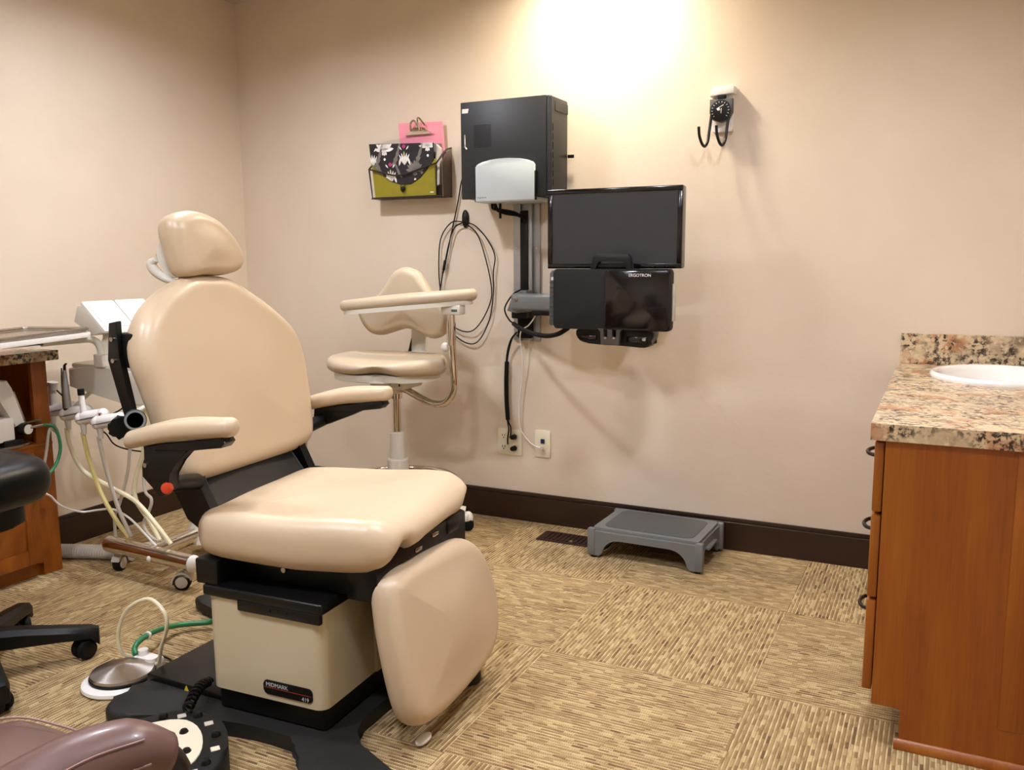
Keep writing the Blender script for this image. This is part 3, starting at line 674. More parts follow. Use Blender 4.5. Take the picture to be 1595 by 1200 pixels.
# floor base
bp = [Lc(x, y) for x, y in ((1.345, -1.90), (1.330, -1.97), (1.352, -2.035), (1.42, -2.055), (1.54, -2.0), (1.73, -1.95), (1.86, -1.942), (1.93, -1.955), (1.985, -2.03), (2.08, -2.10), (2.20, -2.12), (2.27, -2.06), (2.23, -1.975), (2.10, -1.912), (2.005, -1.86), (1.995, -1.75), (1.995, -1.56), (2.05, -1.51), (2.125, -1.478), (2.14, -1.44), (2.08, -1.38), (1.95, -1.35), (1.55, -1.36), (1.30, -1.335), (1.06, -1.335), (1.0, -1.365), (1.02, -1.41), (1.18, -1.46), (1.33, -1.53), (1.34, -1.70))]
obj('foot_base', B().prism(crom(bp, 3), XY, .001, .040, .014, 3), m_foot, ch)
p0, p1 = Lc(1.335, -1.885), Lc(1.60, -1.48)
obj('motor_deck', B().prism([Lc(1.335, -1.885), Lc(1.64, -1.885), Lc(1.64, -1.50), Lc(1.335, -1.52)], XY, .03, .058, .006), m_blk_s, ch)
obj('lower_skirt', B().box((-.215, -.312, .045), (.118, .19, .105), .015, 3, only_vertical=True), m_blk, ch)
obj('pedestal_cover', B().box((-.225, -.324, .10), (.125, .20, .350), .028, 5, only_vertical=True), m_beige, ch, ang=60)
obj('rear_cover', B().box((.10, -.10, .10), (.132, .19, .350), .004), m_beige, ch)
rim = obj('top_rim', B().box((-.231, -.331, .345), (.131, .205, .374), .007, 3), m_blk_s, ch)
obj('rim_lip', B().box((-.12, -.333, .322), (.127, -.318, .350), .004), m_blk_s, rim)
for ku in (-.02, .03): obj('screw_hole_shade', B().cyl((ku, -.333, .337), (ku, -.335, .337), .004, n=10), m_blk, rim)  # raised black discs paint the shade inside screw holes
for kz in (.30, .16): obj('cover_screw', B().cyl((.130, -.075, kz), (.135, -.075, kz), .005, n=10), m_blk, ch)
# name plate
npl = obj('name_plate', B().prism(rrect(-.055, .115, .092, .152, .012), lambda a, b, d: Vector((a, -.324 - d, b)), -.001, .0025, .001, 1), m_blk, ch)
text('plate_lettering', 'MIDMARK', .0150, m_silver, npl, (-.047, -.3267, .1365), (1, 0, 0), (0, 0, 1))
text('model_number', '419', .0145, m_silver, npl, (.060, -.3267, .1175), (1, 0, 0), (0, 0, 1))
obj('red_stripe', B().box((-.052, -.3270, .1325), (.089, -.3262, .1340)), m_redline, npl)
# lift mechanism
obj('lift_frame', B().box((-.20, -.25, .370), (.19, .20, .462), .01), m_blk, ch)
obj('rear_bracket', B().box((-.255, -.325, .372), (-.185, .12, .438), .006), m_blk_s, ch)
obj('seat_rail', B().box((-.25, -.235, .44), (.235, -.205, .478), .004), m_blk_s, ch)
obj('seat_rail', B().box((-.25, .165, .44), (.235, .195, .478), .004), m_blk_s, ch)
obj('bolt', B().cyl((-.03, -.250, .415), (-.03, -.262, .415), .007, n=10), m_steel, ch)
obj('legrest_hinge', B().box((.15, -.262, .365), (.245, .215, .475), .012), m_blk_s, ch)
obj('hinge_pulley', B().cyl((.222, .095, .450), (.222, .160, .450), .030, n=24, bev=.004), m_blk, ch)
for vv, zz in ((.02, .458), (-.07, .445)): obj('hinge_clip', B().box((.243, vv - .016, zz - .005), (.252, vv + .016, zz + .006), .003), m_steel, ch)
# seat cushion
so = crom([(-.292, -.20), (-.275, -.285), (-.20, -.312), (0, -.318), (.15, -.314), (.215, -.300), (.256, -.25), (.268, -.10), (.270, 0), (.268, .12), (.258, .215), (.215, .256), (.12, .265), (-.05, .262), (-.22, .245), (-.285, .195), (-.300, .05), (-.302, -.08)], 5)
def fseat(a, b, h):
    t = h / .110
    z = .444 + h + .014 * max(0, (abs(b + .022) - .10) / .2) ** 2 * t
    z += .010 * math.exp(-((a - .15) / .10) ** 2) * t - .018 * max(0, (a - .20) / .07) * t
    if a > .15: z += (1 - t) * .060 * (math.exp(-((b + .215) / .04) ** 2) + math.exp(-((b - .205) / .035) ** 2) + .5 * math.exp(-(b / .17) ** 4)) * min(1, (a - .15) / .06)
    z += -.020 * (1 - t) * max(0, (-(b + .2)) / .12) * max(0, 1 - abs(a) / .4)
    return Vector((a - (b + .02) * .105, b + a * .105, z))
obj('seat_cushion', B().cushion(so, fseat, .110, .048, .012, 7, 8), m_vinyl, ch, ang=80)
# backrest
tb = R(11.5); cb_, sb_ = math.cos(tb), math.sin(tb)
def fback(v_, zz, h):
    s = (zz - .63) / cb_; hh = h - .052
    dish = -.014 * math.exp(-(v_ / .16) ** 2) * max(0, (h - .05) / .05)
    return Vector((-.352 - s * sb_ + (hh + dish) * cb_, v_, .63 + s * cb_ + (hh + dish) * sb_))
half = [(.10, .598), (.20, .600), (.262, .612), (.290, .645), (.306, .71), (.319, .79), (.330, .87), (.328, .925), (.306, .982), (.255, 1.035), (.185, 1.082), (.118, 1.118), (.05, 1.136)]
bo = crom([(.10, .598), (.20, .600), (.262, .612), (.290, .645), (.304, .71), (.315, .79), (.320, .86), (.314, .915), (.288, .975), (.212, 1.040), (.130, 1.094), (.065, 1.128), (-.02, 1.139), (-.105, 1.136), (-.212, 1.094), (-.282, 1.040), (-.314, .982), (-.320, .92), (-.308, .86), (-.296, .79), (-.286, .71), (-.274, .645), (-.252, .612), (-.20, .600), (-.10, .598)], 4)
obj('backrest', B().cushion(bo, fback, .100, .045, .020, 7, 8, domeb=.01), m_vinyl, ch, ang=80)
obj('back_plate', B().prism([(v_ * .86, .86 + (z_ - .86) * .9) for v_, z_ in [(p.x, p.y) for p in bo]], lambda a, b, d: fback(a, b, -d), .0, .016, .004), m_offw, ch)
# headrest
ho = crom([(-.150, 1.272), (-.124, 1.303), (-.055, 1.317), (.03, 1.297), (.092, 1.245), (.122, 1.19), (.105, 1.154), (.042, 1.139), (-.033, 1.141), (-.104, 1.136), (-.131, 1.152), (-.144, 1.21)], 5)
th = R(8); ch_, sh_ = math.cos(th), math.sin(th)
def fhead(v_, zz, h):
    hh = h - .045; s = zz - 1.21; dip = -.001 * math.exp(-((s + .05) / .03) ** 2) * math.exp(-((v_ + .01) / .05) ** 2) * (h / .09)
    return Vector((-.452 - s * sh_ + (hh + dip) * ch_, v_ - .002, 1.21 + s * ch_ + (hh + dip) * sh_))
obj('headrest', B().cushion(ho, fhead, .090, .040, .012, 7, 7, scaled=True), m_vinyl, ch, ang=80)
hb = obj('headrest_bracket', B().prism([(-.495, 1.268), (-.512, 1.258), (-.546, 1.198), (-.53, 1.185), (-.515, 1.135), (-.46, 1.135), (-.46, 1.25)], lambda a, b, d: Vector((a, d, b)), -.105, -.05, .005), m_offw, ch)
obj('release_lever', B().tube([(-.538, -.11, 1.185), (-.552, -.112, 1.172), (-.54, -.11, 1.152), (-.51, -.105, 1.132), (-.48, -.10, 1.125)], [.009, .014, .014, .011, .007], 10), m_offw, hb)
obj('headrest_bar', B().box((-.52, -.05, 1.03), (-.50, .05, 1.25), .004), m_blk_s, ch)
# legrest
tl = R(12); cl_, sl_ = math.cos(tl), math.sin(tl)
lo_ = crom([(-.262, .412), (-.215, .432), (-.123, .432), (.041, .424), (.145, .408), (.214, .352), (.247, .254), (.235, .166), (.195, .100), (.107, .062), (-.088, .048), (-.207, .056), (-.262, .080), (-.283, .130), (-.288, .227), (-.282, .329)], 5)
def fleg(v_, zz, h):
    s = (zz - .24) / cl_; hh = h - .045
    return Vector((.288 - s * sl_ + hh * cl_, v_, .24 + s * cl_ + hh * sl_))
obj('legrest', B().cushion(lo_, fleg, .090, .042, .020, 7, 8, domeb=.0), m_vinyl, ch, ang=80)
obj('legrest_support', B().box((.16, -.12, .18), (.255, .08, .40), .01), m_blk, ch)
obj('footrest_glide', B().sph((.325, -.200, .010), (.016, .032, .009), 14), m_white, ch)
# back support under the backrest
obj('back_support', B().prism([(-.375, .66), (-.415, .64), (-.40, .50), (-.33, .455), (-.20, .455), (-.245, .50), (-.30, .545)], lambda a, b, d: Vector((a, d, b)), -.20, .185, .008), m_blk, ch)
for s_ in (-.235, .20): obj('recline_plate', B().prism([(-.36, .72), (-.40, .70), (-.415, .60), (-.36, .50), (-.28, .455), (-.22, .47), (-.285, .55), (-.325, .62)], lambda a, b, d: Vector((a, d, b)), s_, s_ + .03, .004), m_blk_s, ch)
# armrests
def arm(side, off, dz, du):
    v0 = side * .372 + off
    ap = crom([(-.19, -.030), (-.12, -.036), (.05, -.036), (.155, -.030), (.182, -.015), (.184, .015), (.155, .030), (.05, .036), (-.12, .036), (-.185, .028), (-.20, .0)], 4)
    def fa(a, b, h): return Vector((a * .86 - .215 + du, v0 + b, .735 + dz + h + (a + .2) * .14 + .010 * math.sin((a + .2) / .4 * math.pi)))
    pad = obj('arm_pad', B().cushion(ap, fa, .046, .021, .006, 6, 5), m_vinyl, ch, ang=80)
    obj('pad_plate', B().prism([(-.29, .743), (-.08, .776), (-.072, .764), (-.085, .751), (-.16, .740), (-.29, .727)], lambda a, b, d: Vector((a + du, v0 + d, b + dz + .014)), -.020, .020, .003), m_blk_s, ch)
    obj('arm_support', B().prism(([(-.332, .752), (-.17, .762), (-.228, .722), (-.255, .685), (-.255, .645), (-.285, .625), (-.340, .672), (-.340, .70), (-.325, .715)] if side < 0 else [(-.335, .758), (-.085, .785), (-.20, .735), (-.29, .700), (-.345, .690)]), lambda a, b, d: Vector((a + du, v0 + d, b + dz)), -.016, .016, .004), m_blk_s, ch)
    zp = .640 if side < 0 else .672
    obj('arm_pivot', B().cyl((-.275 + du * 2, v0, zp), (-.31 + du * 2, side * .24, zp - .03), .021, n=20, bev=.004), m_blk, ch)
    if side < 0: obj('release_button', B().cyl((-.262, v0 + side * .010, .636), (-.257, v0 + side * .024, .636), .014, n=18, bev=.003), m_red if side < 0 else m_blk, ch)
    obj('arm_screw', B().cyl((-.325, v0 + side * .014, .687), (-.325, v0 + side * .02, .687), .006, n=10), m_steel, ch)
arm(-1, -.005, -.016, 0); arm(1, -.01, -.045, -.03)
# accessory bar on the head end
ab = obj('accessory_bar', B().prism([(-.492, 1.026), (-.464, 1.031), (-.466, .94), (-.424, .775), (-.456, .770), (-.504, .93)], lambda a, b, d: Vector((a, d, b)), -.325, -.308, .003), m_blk_s, ch)
obj('clamp_block', B().box((-.485, -.312, .91), (-.425, -.245, 1.0), .008), m_blk, ch)
for kz in (.985, .93): obj('bar_bolt', B().cyl((-.482, -.325, kz), (-.482, -.330, kz), .006, n=10), m_steel, ab)
obj('clamp_tube', B().lathe([(.0195, -.075), (.027, -.075), (.027, -.001), (.025, 0), (.0195, 0), (.0195, -.073)], (-.380, -.365, .790), 28, axis=(.060, -.055, .012), loop=True).cyl((-.4345, -.315, .7791), (-.431, -.318, .7798), .0196, n=24), m_blk_t, ch)
obj('clamp_rim', B().lathe([(.0195, -.002), (.0250, -.002), (.0250, .0005), (.0195, .0005)], (-.380, -.365, .790), 28, axis=(.060, -.055, .012), loop=True), m_grey, ch)
st = []
for k in range(14):
    a = math.pi * 2 * k / 14; r_ = .036 if k % 2 == 0 else .024; st.append((r_ * math.cos(a), r_ * math.sin(a)))
obj('star_knob', B().prism(st, lambda a, b, d: Vector((-.448 + a * .5, -.345 + a * .8 + d * .5, .764 + b * .9)), -.015, .015, .005), m_blk, ch)
obj('power_wire', B().tube([(-.36, .27, .625), (-.345, .272, .60), (-.35, .25, .575)], .004, 6), m_gtube, ch)
obj('warning_sticker', B().prism([(0, 0), (.018, 0), (.009, .018)], lambda a, b, d: Vector((Lc(1.475, -1.887)[0] + a, Lc(1.475, -1.887)[1] - d, .036 + b)), -.001, .0015), m_yellow, ch)

# chair foot control with coiled cord
fc = thing('foot_control', 'black foot control pad with cream button panel and coiled cord', 'foot control', (1.69, -2.150, 0), R(-38))
fc.scale = (1.28, 1.28, 1.15)
fo_ = crom([(-.125, -.10), (-.135, .0), (-.10, .085), (0, .112), (.10, .085), (.135, 0), (.12, -.10), (.06, -.125), (.0, -.085), (-.06, -.125)], 4)
def ffc(a, b, d): return Vector((a, b, d * (1 + .35 * (b + .12) / .24)))
obj('body', B().prism(fo_, ffc, .0, .050, .012, 3), m_blk_t, fc)
obj('button_panel', B().prism([(p.x * .74 - .004, p.y * .74 - .014) for p in fo_], lambda a, b, d: Vector((a, b, .050 * (1 + .35 * (b + .12) / .24) + d)), -.002, .003, .001, 1), m_ivory, fc)
for a, b in ((-.105, -.07), (-.115, .01), (-.085, .07), (.005, .092), (.088, .065), (.115, .01), (.105, -.065), (.035, .038), (.04, -.03), (-.035, .04)):
    obj('foot_button', B().lathe([(.0085, 0), (.0085, .005), (.006, .010), (.001, .011)], (a, b, .049 * (1 + .35 * (b + .12) / .24)), 14), m_blk, fc)
for a, b, m_ in ((-.112, -.03, m_red), (-.102, .042, m_gtube), (-.045, .085, m_gtube), (.05, .085, m_ivory), (.104, .042, m_gtube), (.112, -.03, m_pink)):
    obj('symbol_label', B().box((a - .007, b - .008, .049 * (1 + .35 * (b + .12) / .24)), (a + .007, b + .008, .0515 * (1 + .35 * (b + .12) / .24)), .001, 1), m_, fc)
for a, b, r_ in ((.0, .012, 40), (.02, -.005, 200)):
    obj('arrow_print', B().prism([(a, b), (a + .014, b + .004), (a + .006, b + .014)], lambda x, y, d: Vector((x, y, .050 * (1 + .35 * (y + .12) / .24) + d)), .002, .0038), m_fgrey, fc)
coil = []
for k in range(110):
    t_ = k / 109; a = t_ * 2 * math.pi * 10
    base = Vector((1.555 + .065 * t_ , -1.875 - .135 * t_, .078 + .016 * math.sin(t_ * math.pi)))
    coil.append(base + Vector((math.cos(a) * .0105, math.cos(a) * .004, math.sin(a) * .0105)))
fcm = Matrix.Translation((1.69, -2.150, 0)) @ Matrix.Rotation(R(-38), 4, 'Z') @ Matrix.Diagonal((1.28, 1.28, 1.15, 1))
obj('coiled_cord', B().tube([fcm.inverted() @ c_ for c_ in coil], .0035, 5, 2), m_blk, fc)

# ------------------------------------------------------------------ disc foot pedal
pd = thing('foot_pedal', 'round brushed steel foot pedal on a white base with tubing', 'foot pedal', (1.220, -1.872, 0))
obj('base_ring', B().lathe([(.001, .001), (.095, .001), (.100, .006), (.098, .014), (.085, .020), (.001, .020)], (-.0, -.012, 0), 40), m_white, pd)
obj('disc', B().lathe([(.001, .024), (.084, .024), (.087, .030), (.083, .036), (.03, .050), (.001, .053)], n=48), m_disc, pd, ang=25)
obj('rubber_band', B().lathe([(.086, .018), (.0885, .020), (.0885, .027), (.086, .029)], n=48), m_blk, pd)
obj('valve_body', B().box((-.045, .055, .006), (.045, .115, .040), .012).cyl((-.02, .09, .03), (-.02, .09, .055), .014).cyl((.03, .075, .03), (.03, .075, .048), .018), m_white, pd)
obj('tube_loop', B().tube([(-.045, .075, .032), (-.036, .03, .068), (-.034, .022, .128), (.007, .022, .205), (.096, .022, .255), (.153, .022, .232), (.164, .022, .19), (.126, .03, .115), (.09, .05, .055), (.055, .07, .035)], .0055, 8), m_cream, pd)
obj('green_hose', B().tube([(-.035, .075, .042), (-.055, .09, .052), (-.070, .125, .060), (-.098, .206, .05), (-.109, .303, .028), (-.052, .366, .022), (-.010, .372, .038), (.05, .395, .056), (.11, .410, .054), (.20, .420, .054)], .0085, 10), m_green, pd)
obj('hose_clip', B().lathe([(.009, -.004), (.0125, -.004), (.0125, .004), (.009, .004)], (-.082, .160, .056), 16, axis=(-.33, .94, -.1)), m_white, pd)
obj('black_wire', B().tube([(-.06, .075, .03), (-.03, .13, .02), (.03, .14, .012), (.07, .11, .01), (.085, .06, .012)], .0035, 6), m_blk, pd)

# ------------------------------------------------------------------ assistant stool with torso bar
sx, sy = 1.165, -.385
st_ = thing('assistant_stool', 'tan assistant stool with backrest and padded torso bar on white casters', 'stool', (sx, sy, 0))
obj('piston', B().cyl((0, 0, .42), (0, 0, .63), .0175, n=20), m_chrome, st_)
obj('column_sleeve', B().lathe([(.047, .12), (.047, .325), (.044, .33), (.036, .332), (.031, .44), (.026, .446), (.019, .446)], n=28), m_offw, st_, ang=30)
for k in range(5):
    a = R(29 + 72 * k); c, s = math.cos(a), math.sin(a)
    lg = obj('base_leg', B().tube([(0, 0, .125), (.10 * c, .10 * s, .120), (.22 * c, .22 * s, .098), (.288 * c, .288 * s, .085)], [.032, .028, .022, .022], 10), m_offw, st_)
    cas = B().cyl((.298 * c - .010 * s, .298 * s + .010 * c, .027), (.298 * c - .022 * s, .298 * s + .022 * c, .027), .027, n=18, bev=.004)
    cas.cyl((.298 * c + .010 * s, .298 * s - .010 * c, .027), (.298 * c + .022 * s, .298 * s - .022 * c, .027), .027, n=18, bev=.004)
    obj('caster', cas, m_blk_r, lg)
    obj('caster_hood', B().sph((.300 * c, .300 * s, .055), (.024, .024, .030), 14).box((.262 * c + .0 - .015, .262 * s - .015, .045), (.298 * c + .015, .298 * s + .015, .075), .008), m_white, lg)
fr_ = B(); ring = [(.255 * math.cos(2 * math.pi * k / 40), .255 * math.sin(2 * math.pi * k / 40), .225) for k in range(41)]
fr_.tube(ring, .011, 10, smooth=False, caps=False)
for k in range(3): fr_.tube([(.035 * math.cos(R(120 * k)), .035 * math.sin(R(120 * k)), .23), (.255 * math.cos(R(120 * k)), .255 * math.sin(R(120 * k)), .225)], .008, 8)
obj('foot_ring', fr_, m_chrome, st_)
obj('tilt_mechanism', B().box((-.075, -.09, .642), (.095, .07, .694), .012).box((-.03, -.03, .615), (.03, .03, .64), .006), m_offw, st_)
for a, b in ((.03, .003), (.065, .01), (.075, -.004)): obj('mechanism_slot', B().box((a, -.0925, .662 + b), (a + .006, -.0885, .676 + b), .001), m_blk, st_)
# seat with a scooped notch in its front edge
sg = []; NA = R(290)
for k in range(64):
    a = 2 * math.pi * k / 64; c, s = math.cos(a), math.sin(a)
    r_ = .215 + .03 * abs(c) ** 2 - .022 * math.exp(-((a - NA) / .22) ** 2)
    sg.append((1.07 * r_ * c + .012, r_ * s - .08))
def fst(a, b, h):
    t = h / .062; x, y = a - .012, b + .08; an = math.atan2(y, x) % (2 * math.pi); rr_ = math.hypot(x / 1.07, y) / .22
    w = math.exp(-((an - NA) / .26) ** 2) * min(1, max(0, (rr_ - .55) / .4))
    return Vector((a, b, .712 + h + .012 * t * (abs(x) / .24) ** 2 + .010 * t * max(0, y) / .2 + (1 - t) * .014 * max(0, -y / .2) + .034 * w * (1 - t) - .006 * w * t))
obj('seat', B().cushion(sg, fst, .062, .029, .012, 6, 7), m_vinyl2, st_, ang=80)
obj('seat_pan', B().prism([(p[0] * .88, p[1] * .88 - .008) for p in sg], XY, .692, .722, .006), m_offw, st_)
# backrest: wide two-lobed pad with a raised middle, on a white strut
bk = crom([(-.232, .965), (-.215, .905), (-.18, .862), (-.13, .852), (-.07, .868), (-.02, .882), (.03, .878), (.08, .856), (.14, .846), (.195, .868), (.218, .915), (.224, .965), (.19, 1.00), (.135, 1.03), (.098, 1.08), (.055, 1.13), (-.01, 1.148), (-.065, 1.125), (-.105, 1.07), (-.15, 1.02), (-.20, .995)], 4)
def fbk(a, b, h): return Vector((a + .01, .135 - h - .75 * a * a, b + .0 * a))
obj('backrest', B().cushion(bk, fbk, .070, .032, .012, 6, 6), m_vinyl2, st_, ang=80)
obj('back_strut', B().prism([(.155, .885), (.130, .885), (.125, .66), (.03, .645), (.03, .66), (.105, .68), (.135, .72)], lambda a, b, d: Vector((d, a, b)), .000, .072, .003), m_offw, st_)
# torso bar
tp = crom([(-.325, .015), (-.31, -.045), (-.20, -.095), (0, -.115), (.20, -.095), (.31, -.045), (.327, .01), (.29, .025), (.19, -.015), (0, -.035), (-.19, -.015), (-.28, .03)], 4)
def ftp(a, b, h): return Vector((a + .085, b - .03, .988 + h + .058 * (a / .65)))
bar_ = obj('torso_pad', B().cushion(tp, ftp, .048, .022, .006, 6, 5), m_vinyl2, st_, ang=80)
obj('torso_plate', B().prism([(p.x * .94, p.y * .94 - .002) for p in tp], ftp, -.014, .004, .002, 1), m_offw, bar_)
obj('bar_clamp', B().box((.285, -.095, .962), (.372, -.045, 1.0), .006), m_offw, bar_)
obj('clamp_slot', B().box((.335, -.0965, .974), (.362, -.0945, .984), .001), m_grey_d, bar_)
obj('support_tube', B().tube([(.318, -.07, .985), (.320, -.07, .86), (.326, -.065, .72), (.320, -.06, .655), (.285, -.055, .605), (.235, -.05, .590), (.17, -.04, .600), (.06, -.01, .632), (.0, 0, .642)], .0155, 14), m_chrome, st_)
obj('tube_collar', B().lathe([(.0165, -.09), (.0185, -.09), (.0185, 0), (.0165, 0)], (.319, -.07, .93), 20), m_chrome, st_)
obj('tube_knob', B().sph((.292, -.075, .83), (.018, .012, .020), 12), m_offw, st_)
obj('stem_collar', B().lathe([(.018, 0), (.026, 0), (.026, .045), (.018, .045)], (0, 0, .592), 20), m_chrome, st_)
obj('height_lever', B().tube([(-.02, -.03, .618), (-.09, -.08, .608), (-.12, -.11, .60)], [.012, .012, .014], 8), m_offw, st_)

# ------------------------------------------------------------------ desk by the left wall
dk = thing('desk_cabinet', 'shallow cherry cabinet against the left wall with an open niche', 'cabinet', (0, 0, 0))
YD = -1.335; YE = -2.7; XF = .238
cab = B().box((.016, YE, .05), (XF, YD, .495)).box((.016, YE, .001), (XF - .02, YD - .075, .05)).box((.016, YD - .075, .001), (XF, YD, .05))
obj('base_cabinet', cab, m_wood, dk, smooth=False)
obj('niche_floor', B().box((.016, YE, .495), (XF + .004, YD, .508), .002), m_wood, dk)
obj('end_panel', B().box((.002, YD - .02, .508), (XF, YD, .815)), m_wood, dk)
obj('niche_back', B().box((.002, YE, .508), (.012, YD - .02, .815)), m_wood, dk, smooth=False)
obj('stile', B().box((XF - .018, YD - .062, .508), (XF + .002, YD - .001, .815), .001), m_wood, dk)
obj('far_panel', B().box((.002, YE, .508), (XF, YE + .02, .815)), m_wood, dk)
for k, (y0, y1) in enumerate(((-1.90, -1.425), (-2.40, -1.92))):
    dr = obj('door', B().box((XF - .001, y0, .062), (XF + .017, y1, .478), .003), m_wood, dk)
    obj('door_panel', B().prism(rrect(y0 + .06, .122, y1 - .06, .418, .002), YZ, XF + .010, XF + .0172, .004), m_wood, dr)
    fr_ = B()
    for ya, yb, za, zb in ((y0, y0 + .055, .062, .478), (y1 - .055, y1, .062, .478), (y0 + .0551, y1 - .0551, .062, .118), (y0 + .0551, y1 - .0551, .422, .478)): fr_.box((XF + .012, ya, za), (XF + .023, yb, zb), .002)
    obj('door_frame', fr_, m_wood, dr)
tag(obj('desk_countertop', B().box((.002, YE, .815), (.262, -1.295, .852), .002), m_lam, None, smooth=False), 'granite-look countertop slab on the shallow cabinet by the left wall', 'countertop')

# white bench device in the niche
dv = thing('bench_device', 'white bench device with tilted column and round knob in the desk niche', 'dental device', (.165, -1.50, .508))
obj('base_plate', B().prism([(-.09, -.16), (.085, -.16), (.085, .03), (.06, .095), (-.05, .095), (-.09, .05)], XY, .0, .010, .002, 1), m_steel, dv)
obj('foot_bracket', B().box((-.02, -.02, .008), (.07, .06, .03), .006), m_blk, dv)
obj('body', B().box((-.05, -.14, .024), (.065, .030, .112), .008), m_white, dv)
obj('column', B().prism([(-.09, .258), (.020, .248), (.036, .218), (.074, .085), (.032, .072), (-.015, .190), (-.09, .192)], lambda a, b, d: Vector((d, a, b)), -.005, .06, .006), m_white, dv)
obj('column_edge', B().prism([(.074, .075), (.083, .078), (.046, .205), (.038, .205)], lambda a, b, d: Vector((d, a, b)), -.002, .056, .001, 1), m_steel, dv)
kn_ = obj('knob', B().cyl((.05, .062, .062), (.085, .066, .062), .023, n=24, bev=.003), m_blk, dv)
obj('knob_face', B().cyl((.0855, .066, .062), (.088, .0662, .062), .018, n=24), m_white, kn_)
obj('knob_arm', B().cyl((.075, .07, .085), (.091, .115, .090), .004, n=8), m_steel, dv)
obj('hose_barb', B().cyl((.080, .07, .066), (.099, .115, .072), .006, n=10), m_steel, dv)
gt = thing('green_tube', 'green air hose looping down from the bench device knob', 'hose')
obj('hose', B().tube([(.262, -1.388, .580), (.275, -1.352, .570), (.288, -1.343, .535), (.295, -1.345, .478), (.30, -1.375, .424), (.31, -1.43, .392), (.33, -1.52, .37), (.34, -1.62, .30), (.33, -1.68, .12), (.32, -1.72, .010)], .0060, 10), m_green, gt)
# ------------------------------------------------------------------ dental delivery cart
dc = thing('delivery_cart', 'white dental delivery cart with handpiece hoses on a chrome rolling base', 'dental cart', (0, 0, 0))
obj('cross_tube', B().cyl((.42, -1.262, .105), (.885, -1.288, .105), .031, n=28), m_chrome, dc)
obj('tube_cap', B().sph((.885, -1.288, .105), (.022, .0315, .0315), 18), m_white, dc)
obj('tube_cap', B().sph((.42, -1.262, .105), (.014, .0312, .0312), 18), m_chrome, dc)
obj('tube_bolt', B().sph((.685, -1.308, .098), (.010, .006, .012), 12), m_white, dc)
obj('spine_tube', B().cyl((.655, -1.27, .105), (.632, -.82, .105), .030, n=28), m_chrome, dc)
obj('rear_tube', B().cyl((.42, -.80, .105), (.85, -.81, .105), .030, n=24), m_chrome, dc)
obj('post_foot', B().lathe([(.075, .075), (.07, .10), (.045, .15), (.036, .22), (.034, .26)], (.64, -1.0, 0), 28), m_offw, dc)
obj('post', B().cyl((.64, -1.0, .1), (.64, -1.0, .80), .027, n=24), m_chrome, dc)
def caster(x, y, rz):
    c, s = math.cos(rz), math.sin(rz)
    w = obj('caster_wheel', B().cyl((x - .014 * c, y - .014 * s, .031), (x + .014 * c, y + .014 * s, .031), .031, n=26, bev=.004), m_blk_r, dc)
    obj('wheel_cover', B().cyl((x + .0135 * c, y + .0135 * s, .031), (x + .018 * c, y + .018 * s, .031), .022, n=22, bev=.002), m_gtube, w)
    obj('caster_fork', B().tube([(x - .02 * s, y + .02 * c, .075), (x - .026 * s, y + .026 * c, .055), (x - .03 * s, y + .03 * c, .036)], [.016, .018, .012], 10).cyl((x - .016 * s, y + .016 * c, .06), (x - .016 * s, y + .016 * c, .10), .008), m_gtube, w)
def hood(x, y, rz):
    arc = [(.036 * math.cos(R(a)), .031 + .036 * math.sin(R(a))) for a in range(20, 201, 15)] + [(.0325 * math.cos(R(a)), .031 + .0325 * math.sin(R(a))) for a in range(200, 19, -15)]
    c, s = math.cos(rz), math.sin(rz)
    obj('caster_hood', B().prism(arc, lambda a, b, d: Vector((x - a * s + d * c, y + a * c + d * s, b)), -.017, .017, .002, 1), m_gtube, dc)
hood(.455, -1.25, R(20) + math.pi); hood(.83, -1.29, R(-58))
caster(.83, -1.29, R(-58)); caster(.455, -1.25, R(20)); caster(.44, -.80, R(30)); caster(.83, -.81, R(10))
hd_ = obj('delivery_head', B().prism([(.225, .772), (.32, .782), (.50, .784), (.60, .775), (.66, .66), (.55, .645), (.40, .672), (.225, .70)], XZ, -1.235, -.98, .008), m_offw, dc)
obj('head_top', B().prism(rrect(.23, -1.23, .60, -.985, .02), XY, .775, .792, .006), m_offw, dc)
obj('holder_bar', B().cyl((.19, -1.225, .612), (.62, -1.33, .605), .008, n=12).cyl((.60, -1.325, .605), (.66, -1.18, .68), .009, n=12).cyl((.24, -1.24, .615), (.30, -1.2, .68), .008, n=10), m_offw, dc)
dirb = Vector((.95, .22, .20)).normalized()
for k in range(4):
    c0 = Vector((.125 + .13 * k, -1.245 - .032 * k, .600))
    hh = obj('handpiece_holder', B().sph(c0, (.027, .028, .026), 16).cyl(c0, c0 + dirb * .092, .026, .022, 18, .006).sph(c0 + dirb * .092, .0235, 14), m_white, dc)
    obj('holder_groove', B().tube([c0 + Vector((.0, -.026, -.004)), c0 + dirb * .085 + Vector((0, -.0225, -.004))], .0028, 6, smooth=False), m_grey, hh)
    obj('hose_ferrule', B().cyl(c0 + Vector((.008, -.004, -.02)), c0 + Vector((.010, -.004, -.058)), .012, .008, 12), m_gtube, hh)
c0 = Vector((.135, -1.245, .60))
obj('syringe', B().cyl(c0 + Vector((0, 0, .02)), c0 + Vector((.0, 0, .085)), .014, n=14).cyl(c0 + Vector((.004, 0, .085)), c0 + Vector((.01, 0, .115)), .016, .019, 14), m_gtube, dc)
obj('syringe_button', B().sph(c0 + Vector((-.006, -.012, .105)), .008, 10), m_chrome, dc)
c0 = Vector((.265, -1.277, .60))
